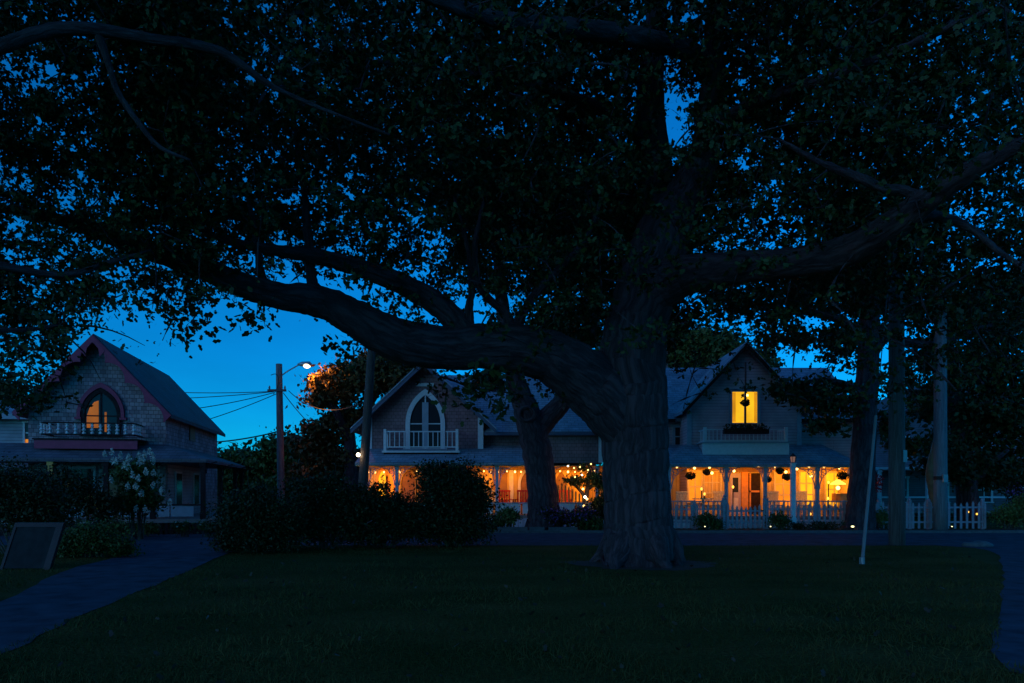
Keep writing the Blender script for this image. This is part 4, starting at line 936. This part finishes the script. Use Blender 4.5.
hi = rng.uniform([-15, 3, 8], [-5, 14, 13], size=(130, 3)); upl = np.concatenate([q + rng.normal(size=(55, 3)) * .45 for q in hi]); pxu, pyu = to_px(upl); upl = upl[(pyu < -5) | (pxu < -10)]
sk2.twigs(tips, .009)
under(sk2.m.build('trunk', M['bark2'], None, True), lt)
under(leaf_mesh('crown', M['leaf'], np.concatenate([lv] + ex + [upl]), np.concatenate([np.full(len(lv) + sum(map(len, ex)), .088), np.full(len(upl), .24)]), None, .55, LEAFSHAPE, droop=.3, base=.0), lt)
print('left leaves', len(lv))

# ---- other trees
def tree(name, label, trunk, boughs, mat_leaf, mat_bark, leaf=.22, group=None, n=10, up=0.0):
    """trunk: rows px,py,D,r for each limb; boughs: list of (px, py, D, rx_m, rz_m, clumps, leaves per clump, clump radius)"""
    D = trunk[0][0][2]; o = thing(name, label, 'tree', (PX(trunk[0][0][0], D), D, 0), 0, group)
    s = Skeleton()
    for L_ in trunk: s.limb(L_, n, .05)
    cs, ls = [], []
    for px, py, d, rx, rz, nc, per, cr in boughs:
        a, b = clumps(np.array(P(px, py, d)), (rx, rx * .8, rz), nc, per, cr); cs.append(a); ls.append(b)
    tips = np.concatenate(cs); s.twigs(tips[rng.permutation(len(tips))[:160]], .015)
    under(s.m.build('trunk', mat_bark, None, True), o)
    pts = np.concatenate(ls); pts = pts[pts[:, 2] > .3]
    under(leaf_mesh('crown', mat_leaf, pts, leaf, None, .62, KITE, up=up), o)
    return o
# forked tree across the road before the rose cottage
ft = tree('forked_tree', 'stout forked tree with a knot hole in front of the rose cottage porch', [
    [(544,531,28.6,21),(544,524,28.6,18),(543,500,28.6,15.5),(540,470,28.6,15),(534,440,28.6,15),(528,415,28.6,14),(521,395,28.6,11),(514,375,28.6,9),(508,350,28.6,8),(503,310,28.6,7),(498,260,28.6,5),(492,200,28.6,3)],
    [(536,432,28.6,12),(548,418,28.6,11),(560,405,28.5,10),(568,390,28.4,9.5),(577,370,28.3,8.5),(590,330,28.2,7),(600,280,28,5),(606,220,28,3)]],
    [(500,240,28.5,3.2,2.4,46,110,.9),(590,240,28,3.2,2.6,50,110,.9),(545,200,28.5,3.5,2.4,46,110,.9),(486,380,28.4,.7,.7,7,60,.5)], M['leaf'], M['bark2'], .24)
kn = MB(); c0 = P(527, 414, 28.05)
kn.tube([c0 + Vector((.30*math.cos(a), 0.02, .26*math.sin(a))) for a in [2*math.pi*i/14 for i in range(15)]], .085, 7, .1, False)
under(kn.build('knot_rim', M['bark2'], None, True), ft)
# tall tree at the right of the golden porch
tree('roadside_tree', 'tall dark straight tree beside the right end of the golden porch', [
    [(860,531,28.9,18),(861,520,28.9,14.5),(862,490,28.9,12.5),(864,450,28.9,11.5),(866,400,28.9,11),(868,350,28.9,10),(869,300,28.9,9),(870,240,28.9,7),(872,170,28.9,4)],
    [(866,400,28.9,6),(845,385,28.6,4),(820,380,28.3,2.5),(800,385,28,1.5)], [(868,360,28.9,6),(890,330,29.2,4.5),(915,300,29.6,3),(935,280,30,2)], [(868,340,28.9,6),(835,318,28.4,4),(795,312,28,3),(755,322,27.6,1.8)],
    [(870,330,28.9,5),(925,345,29.5,4),(975,330,30,2.5),(1005,322,30.5,1.5)]],
    [(720,305,27.6,1.5,.8,13,60,.7),(775,300,28,2.1,1.1,24,66,.75),(830,290,28.6,2.2,1.4,34,80,.8),(835,345,28.4,1.5,.8,14,62,.6),(790,340,27.6,1.1,.35,7,44,.5),(875,280,29,2.6,1.6,40,100,.9),(930,300,29.6,2.4,1.5,36,90,.9),(800,392,28,1.3,.65,15,60,.55),(838,400,28.6,1.5,.9,20,66,.6),(825,425,28,.9,.4,8,50,.5),
     (915,370,30,1.8,1.3,20,66,.7),(985,350,31,2.4,1.8,30,70,.8),(870,220,29,3.2,1.8,45,110,1.0),(888,425,29.4,.8,.6,10,60,.5),(905,445,29.8,.8,.5,8,50,.5)], M['leaf'], M['bark2'], .22)
# trees along the right side
tree('yard_tree', 'leafy tree filling the right edge behind the pale grey pole', [
    [(965,531,33,11),(966,500,33,9),(962,450,33,8),(955,400,33,7),(948,350,33,6),(935,300,33,4),(930,250,33,3)],
    [(962,440,33,6),(985,400,33,5),(1005,350,33,4),(1020,300,33,2)]],
    [(985,420,33,2.4,1.6,44,90,.8),(950,445,33,1.6,1.2,22,80,.7),(1010,370,33,2.6,1.9,40,80,.9),(1015,460,33,1.8,1.3,30,90,.8),(1020,300,33,3,2.0,44,90,1.0),(930,400,34,1.6,1.2,16,70,.7),(960,330,33,2.2,1.5,22,80,.9),(1040,410,33,2,2,30,90,.9)], M['leaf'], M['bark2'], .24)
tree('dogwood_tree', 'low broad dark tree just behind the right picket fence', [
    [(975,528,31.5,6),(974,505,31.5,5),(972,480,31.5,4),(968,455,31.5,3)], [(973,485,31.5,4),(990,465,31.5,3),(1008,450,31.5,2)]],
    [(968,465,31.5,1.5,.9,26,80,.6),(1000,475,31.5,1.4,.75,24,80,.6),(940,462,31.8,1.1,.8,14,70,.6)], M['leaf_dark'], M['bark2'], .18)
tree('bare_trunk_tree', 'slim brown trunk coloured as if lit warm close beside the pale grey pole', [
    [(934,529,31,5),(934,505,31,4.5),(933,490,31,4.5),(931.5,475,31,5.5),(933,460,31,4.5),(937,440,31,3.5),(941,410,31,3),(948,370,31,2)]],
    [(952,375,31,1.4,1.0,12,60,.7),(925,395,31,1.0,.7,8,50,.6)], M['leaf'], M['brown_wood'], .2)  # no lamp shines here; the warm light is put into the brown trunk colour
# maple lit by the street lamp, far trees
tree('maple_tree', 'rounded maple glowing orange where the street lamp lights it', [
    [(352,500,42,9),(351,470,42,7),(350,440,42,6),(347,410,42,5),(343,385,42,3)], [(350,440,42,5),(338,415,41,4),(325,395,40.5,2.5)], [(350,430,42,5),(372,400,42,4),(390,372,42,2.5)]],
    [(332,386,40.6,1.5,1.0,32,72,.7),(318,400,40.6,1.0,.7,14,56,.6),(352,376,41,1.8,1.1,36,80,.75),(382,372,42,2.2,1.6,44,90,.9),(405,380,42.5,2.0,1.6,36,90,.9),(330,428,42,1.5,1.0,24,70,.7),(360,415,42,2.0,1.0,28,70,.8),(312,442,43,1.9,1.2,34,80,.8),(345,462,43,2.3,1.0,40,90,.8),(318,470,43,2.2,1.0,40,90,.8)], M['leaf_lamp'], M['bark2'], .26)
tree('distant_tree', 'low dark tree between the dark cottage and the street lamp pole', [[(250,500,52,6),(250,480,52,5),(251,460,52,3)]],
     [(248,466,52,2.2,1.5,40,90,.9),(232,462,52,1.4,1.3,24,80,.8),(262,478,52,2,1.2,34,90,.9),(238,485,51,2.4,.9,36,90,.8)], M['leaf_mid'], M['bark2'], .3, 'distant trees')
tree('distant_tree', 'taller dark tree just behind the street lamp pole', [[(284,500,50,6),(284,480,50,5),(284,455,50,3)]],
     [(284,452,50,1.9,1.5,38,90,.9),(270,462,50,1.4,1.0,20,80,.8),(298,466,50,2,1.5,36,90,.9),(285,485,50,2.6,1.0,40,90,.8)], M['leaf_mid'], M['bark2'], .3, 'distant trees')
tree('distant_tree', 'tree with leaves coloured pale green as if lit rising behind the roof and chimney of the pale cottage', [[(712,500,47,9),(712,440,47,8),(711,390,47,6),(708,350,47,4)]],
     [(678,352,47,1.9,1.4,40,90,.9),(712,345,47,2.2,1.5,50,90,.9),(700,368,47,2.4,1.0,40,90,.8),(760,360,47,1.6,1.0,20,80,.8),(662,330,47,2.0,1.4,30,90,.9)], M['leaf_yell'], M['bark2'], .3, 'distant trees')  # yellow green leaf colour stands in for light on this crown
tree('distant_tree', 'dark tree filling the gap behind the rose cottage roof', [[(560,500,48,9),(560,430,48,8),(558,370,48,6)]],
     [(520,340,48,2.8,1.7,40,90,1.0),(570,330,48,3.2,2.0,50,90,1.0),(610,380,48,2,3,44,90,1.0),(470,352,48,1.6,.8,12,80,.9)], M['leaf'], M['bark2'], .3, 'distant trees')
tree('distant_tree', 'dark tree behind the left wing of the dark cottage', [[(-20,500,44,9),(-20,430,44,8),(-18,390,44,6)]],
     [(-10,405,44,3,2,50,90,1.0),(-60,390,44,4,2.6,60,90,1.1)], M['leaf'], M['bark2'], .3, 'distant trees')
# far woodland as one mass
wl = []
for i in range(290):
    x = rng.uniform(-85, 85); wl.append(np.array((x, 74 + rng.uniform(0, 9), rng.uniform(.4, 5.4))) + rng.normal(size=(60, 3)) * np.array((1.2, 1, .8)))
wl = np.concatenate(wl); wl = wl[wl[:, 2] > .2]
tag(leaf_mesh('far_woodland', M['leaf'], wl, .7), kind='stuff')

# ---- shrubs and flowers
def shrub(name, label, px, D, blobs, mat, leaf=.1, group=None, flowers=None, stems=5, up=0.0):
    """blobs: (dx px, py, rx m, rz m, clumps, per, clump radius)"""
    x0 = PX(px, D); o = thing(name, label, 'shrub', (x0, D, 0), 0, group); ls = []; cs = []
    for dx_, py, rx, rz, nc, per, cr in blobs:
        a, b = clumps((dx_ * D / F, 0, PZ(py, D)), (rx, rx * .75, rz), nc, per, cr); ls.append(b); cs.append(a)
    pts = np.concatenate(ls); tips = np.concatenate(cs); m_ = MB(); mid = pts.mean(0)
    for q in tips[rng.permutation(len(tips))[:len(tips) // 3]]:
        d_ = (q - mid); e_ = q + d_ / (np.linalg.norm(d_) + .01) * rng.uniform(.15, .42) + np.array((0, 0, rng.uniform(0, .18)))
        m_.tube([tuple(q), tuple((q + e_) / 2 + rng.normal(size=3) * .03), tuple(e_)], [.008, .006, .003], 4, cap=False)
        pts = np.vstack([pts, q + (e_ - q) * rng.random(14)[:, None] + rng.normal(size=(14, 3)) * .04])
    pts = pts[pts[:, 2] > .03]
    for q in tips[rng.permutation(len(tips))[:stems * 3]]:
        b = (random.uniform(-.15, .15) + q[0] * .3, random.uniform(-.1, .1), 0)
        m_.tube([b, ((b[0] + q[0]) * .5, q[1] * .5, q[2] * .6), tuple(q)], [.022, .016, .006], 5, cap=False)
    m_.build('stem', M['stem'], o)
    leaf_mesh('foliage', mat, pts, leaf, o, .58, KITE, up=up)
    if flowers: flowers(o, tips, pts)
    return o
shrub('shrub', 'broad dark shrub at the far left edge behind the tilted board', 22, 18.5, [(-10,495,1.0,.9,44,130,.5),(18,505,.75,.75,30,120,.45),(-40,500,1.0,.95,36,120,.5),(12,520,.9,.5,24,110,.4)], M['leaf_dark'], .085)
shrub('shrub', 'tall loose garden shrub below the porch of the dark cottage', 75, 23.0, [(0,495,.85,.75,34,120,.5),(-28,490,.7,.8,26,110,.5),(24,505,.7,.6,24,110,.45),(-10,478,.5,.35,9,80,.4)], M['leaf_dark'], .1,
      flowers=lambda o, t_, p: [leaf_mesh('flowers', M['fl_red'], t_[rng.permutation(len(t_))[:5]].repeat(6, 0) + rng.normal(size=(30,3))*.05 + np.array((0,-.4,0)), .07, o), leaf_mesh('flowers', M['fl_orange'], t_[rng.permutation(len(t_))[:4]].repeat(6, 0) + rng.normal(size=(24,3))*.05 + np.array((0,-.5,0)), .07, o)])
def hyd(o, t_, p):
    # upright panicles, most of them on top
    for hx, hy in ((113,455),(121,453),(128,456),(134,461),(140,458),(147,456),(154,455),(159,452),(163,457),(132,466),(139,467),(146,463),(152,461),(158,461),(124,462),(118,461),(143,475),(149,478),(155,472),(160,473),(136,486),(147,486),(151,493),(121,480),(158,485),(169,490),(177,502),(143,508),(152,509)):
        c0 = np.array(((hx + random.uniform(-1, 1) - 138) * 24 / F, random.uniform(-.75, -.35), PZ(hy, 24)))
        q = blob_points(c0, (.085, .085, .13), 80, .2); tt = (q[:, 2] - c0[2]) / .13; q[:, :2] = c0[:2] + (q[:, :2] - c0[:2]) * (.9 - .5 * tt)[:, None]
        leaf_mesh('flower_head', M['fl_white'], q, .045, o, .9)
shrub('hydrangea', 'tall hydrangea with white cone flower heads before the dark porch', 138, 24.0, [(-2,478,.75,.62,30,90,.4),(10,498,.6,.5,18,80,.4),(-12,505,.6,.5,18,80,.4)], M['leaf_mid'], .11, flowers=hyd)
shrub('shrub', 'low rounded green shrub beside the asphalt path at left', 95, 17.6, [(0,541,.55,.42,34,110,.3),(-24,546,.5,.34,26,100,.28),(22,547,.42,.30,22,100,.25),(-6,532,.4,.28,12,80,.25)], M['leaf_mid'], .07)
shrub('shrub', 'low shrub hugging the road edge before the dark cottage skirt', 128, 25.3, [(0,527,.5,.3,14,80,.3),(20,529,.4,.22,10,70,.25),(-16,526,.5,.35,14,80,.3)], M['leaf_yell'], .08)
for i, (px, lab) in enumerate(((182,'clump of pale edging plants below the dark porch skirt'),(206,'last clump of edging plants at the corner of the dark porch'))):
    shrub('edging_plant', lab, px, 25.2, [(0,527,.35,.22,8,60,.22)], M['leaf_mid'], .08, flowers=lambda o, t_, p: leaf_mesh('flowers', M['fl_white'], t_ + np.array((0,-.15,.08)), .08, o))
shrub('hedge_shrub', 'large dark hedge shrub at the left end by the path', 258, 19.0, [(-8,520,.9,.85,60,140,.42),(-22,535,.65,.55,36,130,.38),(22,515,.8,.7,40,130,.4),(10,540,1.0,.45,36,120,.38),(-4,497,.55,.32,16,110,.3)], M['leaf_dark'], .075, 'dark hedge shrubs')
shrub('hedge_shrub', 'middle dark hedge shrub with an uneven top', 325, 20.2, [(-15,505,.9,.8,46,130,.42),(20,512,.9,.75,46,130,.42),(0,530,1.3,.5,44,130,.4),(-24,486,.5,.3,10,80,.35),(6,484,.5,.3,11,90,.35)], M['leaf_dark'], .08, 'dark hedge shrubs')
shrub('hedge_shrub', 'dark hedge shrub in front of the glowing pointed window', 385, 20.6, [(0,512,.95,.65,46,130,.42),(-18,500,.6,.5,22,110,.4),(24,520,.8,.55,36,120,.4),(0,532,1.1,.45,40,120,.4),(-6,488,.35,.2,6,60,.3)], M['leaf_dark'], .08, 'dark hedge shrubs')
shrub('hedge_shrub', 'tall rounded dark shrub hiding the middle of the lit porch', 452, 21.0, [(0,500,1.12,1.05,90,150,.45),(-4,475,.8,.5,34,130,.4),(6,528,1.15,.55,50,130,.4),(-26,520,.75,.6,30,120,.4),(22,505,.6,.7,24,120,.4)], M['leaf_dark'], .085, 'dark hedge shrubs')
shrub('shrub', 'small fern like plant beside the tall rounded shrub', 494, 28.3, [(0,525,.42,.24,14,70,.25)], M['leaf_mid'], .12, up=.5)
shrub('shrub', 'yellow green bush in the bed below the porch post', 508, 28.4, [(0,515,.5,.38,18,80,.3)], M['leaf_yell'], .1)
shrub('flowering_shrub', 'purple flowering shrub at the foot of the forked tree', 560, 28.2, [(-4,517,.75,.42,28,90,.3),(22,517,.6,.42,20,80,.3)], M['leaf_dark'], .1, flowers=lambda o, t_, p: leaf_mesh('flowers', M['fl_purple'], p[rng.permutation(len(p))[:900]] + np.array((0,-.12,.04)), .08, o))
shrub('shrub', 'low green mound at the right end of the flower bed', 590, 28.0, [(0,524,.6,.28,20,80,.28)], M['leaf_mid'], .1)
shrub('shrub', 'dark upright bush next to the great oak trunk', 600, 28.9, [(0,512,.45,.65,26,90,.35),(8,495,.4,.35,10,70,.3)], M['leaf_dark'], .1)
shrub('shrub', 'rounded green bush at the fence left of the gate', 706, 28.7, [(0,521,.48,.38,22,90,.28),(10,524,.35,.25,10,70,.25)], M['leaf_mid'], .08)
shrub('shrub', 'rounded green bush at the fence left of the white lamp post', 779.5, 28.7, [(0,521,.42,.34,20,90,.28)], M['leaf_mid'], .08)
shrub('shrub', 'low plants along the fence right of the white lamp post', 825, 28.9, [(0,526,.9,.14,18,50,.25),(-24,526,.5,.14,10,50,.25)], M['leaf_dark'], .08)
shrub('shrub', 'yellowish bush at the far right end of the picket fence', 1010, 29.0, [(0,515,.7,.5,24,80,.35),(14,505,.6,.5,16,80,.35)], M['leaf_yell'], .1)
shrub('flowering_shrub', 'purple flowers behind the far right end of the fence', 1016, 31.0, [(0,497,.6,.5,16,70,.35)], M['leaf_dark'], .1, flowers=lambda o, t_, p: leaf_mesh('flowers', M['fl_purple'], p[::3] + np.array((0,-.1,.03)), .09, o))
shrub('shrub', 'yellow green plants between the guard tube and the thick pole', 880, 29.1, [(0,518,.4,.4,14,70,.3)], M['leaf_yell'], .09)
# ornamental tree strung with lights
st = tree('ornamental_tree', 'small ornamental tree strung with tiny lights beside the rose cottage porch', [[(584,529,28.9,3),(585,510,28.9,2.6),(587,490,28.9,2.2),(590,470,28.9,1.6)], [(586,498,28.9,2),(575,485,28.9,1.5),(562,478,28.9,1)], [(587,490,28.9,2),(600,480,28.9,1.3),(608,475,28.9,.8)]],
     [(578,481,28.9,.62,.26,14,50,.3),(595,478,28.9,.5,.4,12,50,.3),(602,485,28.9,.4,.3,9,50,.3),(585,468,28.9,.45,.2,6,36,.25),(598,503,28.9,.3,.35,8,40,.25)], M['leaf_mid'], M['stem'], .1)
fl = thing('fairy_lights', 'tiny fairy lights twisted through the small ornamental tree', 'string lights', (PX(586, 28.6), 28.6, 1.0))
FP = [(568,466),(574,468),(580,467),(582,475),(575,477),(583,489),(585,497),(587,499),(584,506),(586,508),(588,470),(591,464)]
MB().tube([P(a, b, 28.6) - Vector(fl.location) for a, b in FP], .006, 4).build('cable', M['wire'], fl)
for i, (a, b) in enumerate(FP): MB().ball(P(a, b, 28.6) - Vector(fl.location), .045 if 4 < i < 10 else .03, 8, 6).build('bulb', M['bulb'] if i % 3 else M['bulb_w'], fl, True)
lamp('fairy_light_glow', 'POINT', P(584, 492, 28.3) - Vector(fl.location), 3, WARM, fl, .1)
# red hanging flowers right of the roadside tree
hb = thing('plant_stand', 'shepherd hook with a red hanging flower basket behind the fence', 'plant stand', (PX(876, 30.4), 30.4, 0))
MB().tube([(0,0,0),(0,0,2.2),(.08,0,2.42),(.25,0,2.45),(.33,0,2.3)], .015, 6).build('hook', M['metal_dark'], hb)
leaf_mesh('flowers', M['fl_red'], np.concatenate([blob_points((.1,0,1.75), (.16,.14,.3), 120), blob_points((.1,0,2.1),(.22,.18,.15),60)]), .09, hb)

# ================================================================== board, stone, background house
bd = thing('notice_board', 'tilted grey board in a dark frame standing in the grass at left', 'board', (PX(25, 14.9), 14.9, 0))
tilt = .16
def slab(x0, x1, z0, z1, th, off): return MB().add([(x + z * .12, y + z * tilt * 2, z) for z in (z0, z1) for x, y in ((x0, off), (x1, off), (x1, off + th), (x0, off + th))], [(3,2,1,0),(4,5,6,7),(0,1,5,4),(1,2,6,5),(2,3,7,6),(3,0,4,7)])
slab(-.44, .36, .02, .84, .04, 0).build('panel', M['panel'], bd)
slab(-.50, .50, .842, .93, .09, -.02).build('top_rail', M['metal_dark'], bd)
slab(.365, .50, .0, .84, .09, -.02).build('side_post', M['metal_dark'], bd); slab(-.50, -.445, .0, .84, .09, -.02).build('side_post', M['metal_dark'], bd)
rk = thing('flat_stone', 'flat pale stone lying at the lawn edge near the right path', 'stone', (PX(977, 21.0), 21.0, 0))
b_ = MB().lathe([(.5,-.05),(.56,.05),(.50,.12),(.3,.17),(.02,.18)], (0,0,0), 14)
b_.v = [(x * .62 * (1.15 + .2*math.sin(7*x+y*5)), y * .5, z * .8 * (1 + .2*math.sin(9*x))) for x, y, z in b_.v]; b_.build('stone', M['stone'], rk, True)
for i, px in enumerate((505, 520, 537, 556, 570)):
    e_ = tag(MB().box(-.28, .28, -.09, .09, 0, .15).build('edging_stone', M['stone']), ['leftmost','second','third','fourth','rightmost'][i] + ' edging stone along the flower bed before the rose cottage', 'stone', 'flower bed edging stones'); e_.location = (PX(px, 27.75) , 27.78, .06); e_.rotation_euler = (0, 0, random.uniform(-.06, .06))
bh = thing('grey_house', 'pale house half hidden by trees behind the right picket fence', 'house', (PX(960, 44), 44, 0))
MB().prism_y([(-5.5,0),(6.5,0),(6.5,5.0),(.5,8.4),(-5.5,5.0)], 0, 8).build('wall', M['clap_grey'], bh)
MB().prism_y([(-6,4.65),(.5,8.35),(.5,8.55),(-6,4.85)], -.5, 8.3).prism_y([(.5,8.35),(7,4.65),(7,4.85),(.5,8.55)], -.5, 8.3).build('roof', M['roof_dark'], bh)
MB().box(-6, 6.5, -2.4, -.005, 2.75, 2.9).build('porch_roof', M['white'], bh); MB().box(-6, 6.5, -2.3, -.01, .3, .42).build('porch_floor', M['deck'], bh)
MB().box(-6, 6.5, -2.3, -2.22, 1.15, 1.24).build('porch_railing', M['white'], bh)
for x in (-5.9, -3.2, -.5, 2.2, 4.9): post(bh, x, -2.25, .42, 2.75, M['white'], .08)
for x in (-3.6, -1.2, 1.4, 4.0):
    window(bh, x, .9, 2.3, .8, 0, M['white'], M['glass'], mull=(1, 1), t=.12); window(bh, x, 3.5, 4.7, .8, 0, M['white'], M['glass'], mull=(1, 1), t=.12)
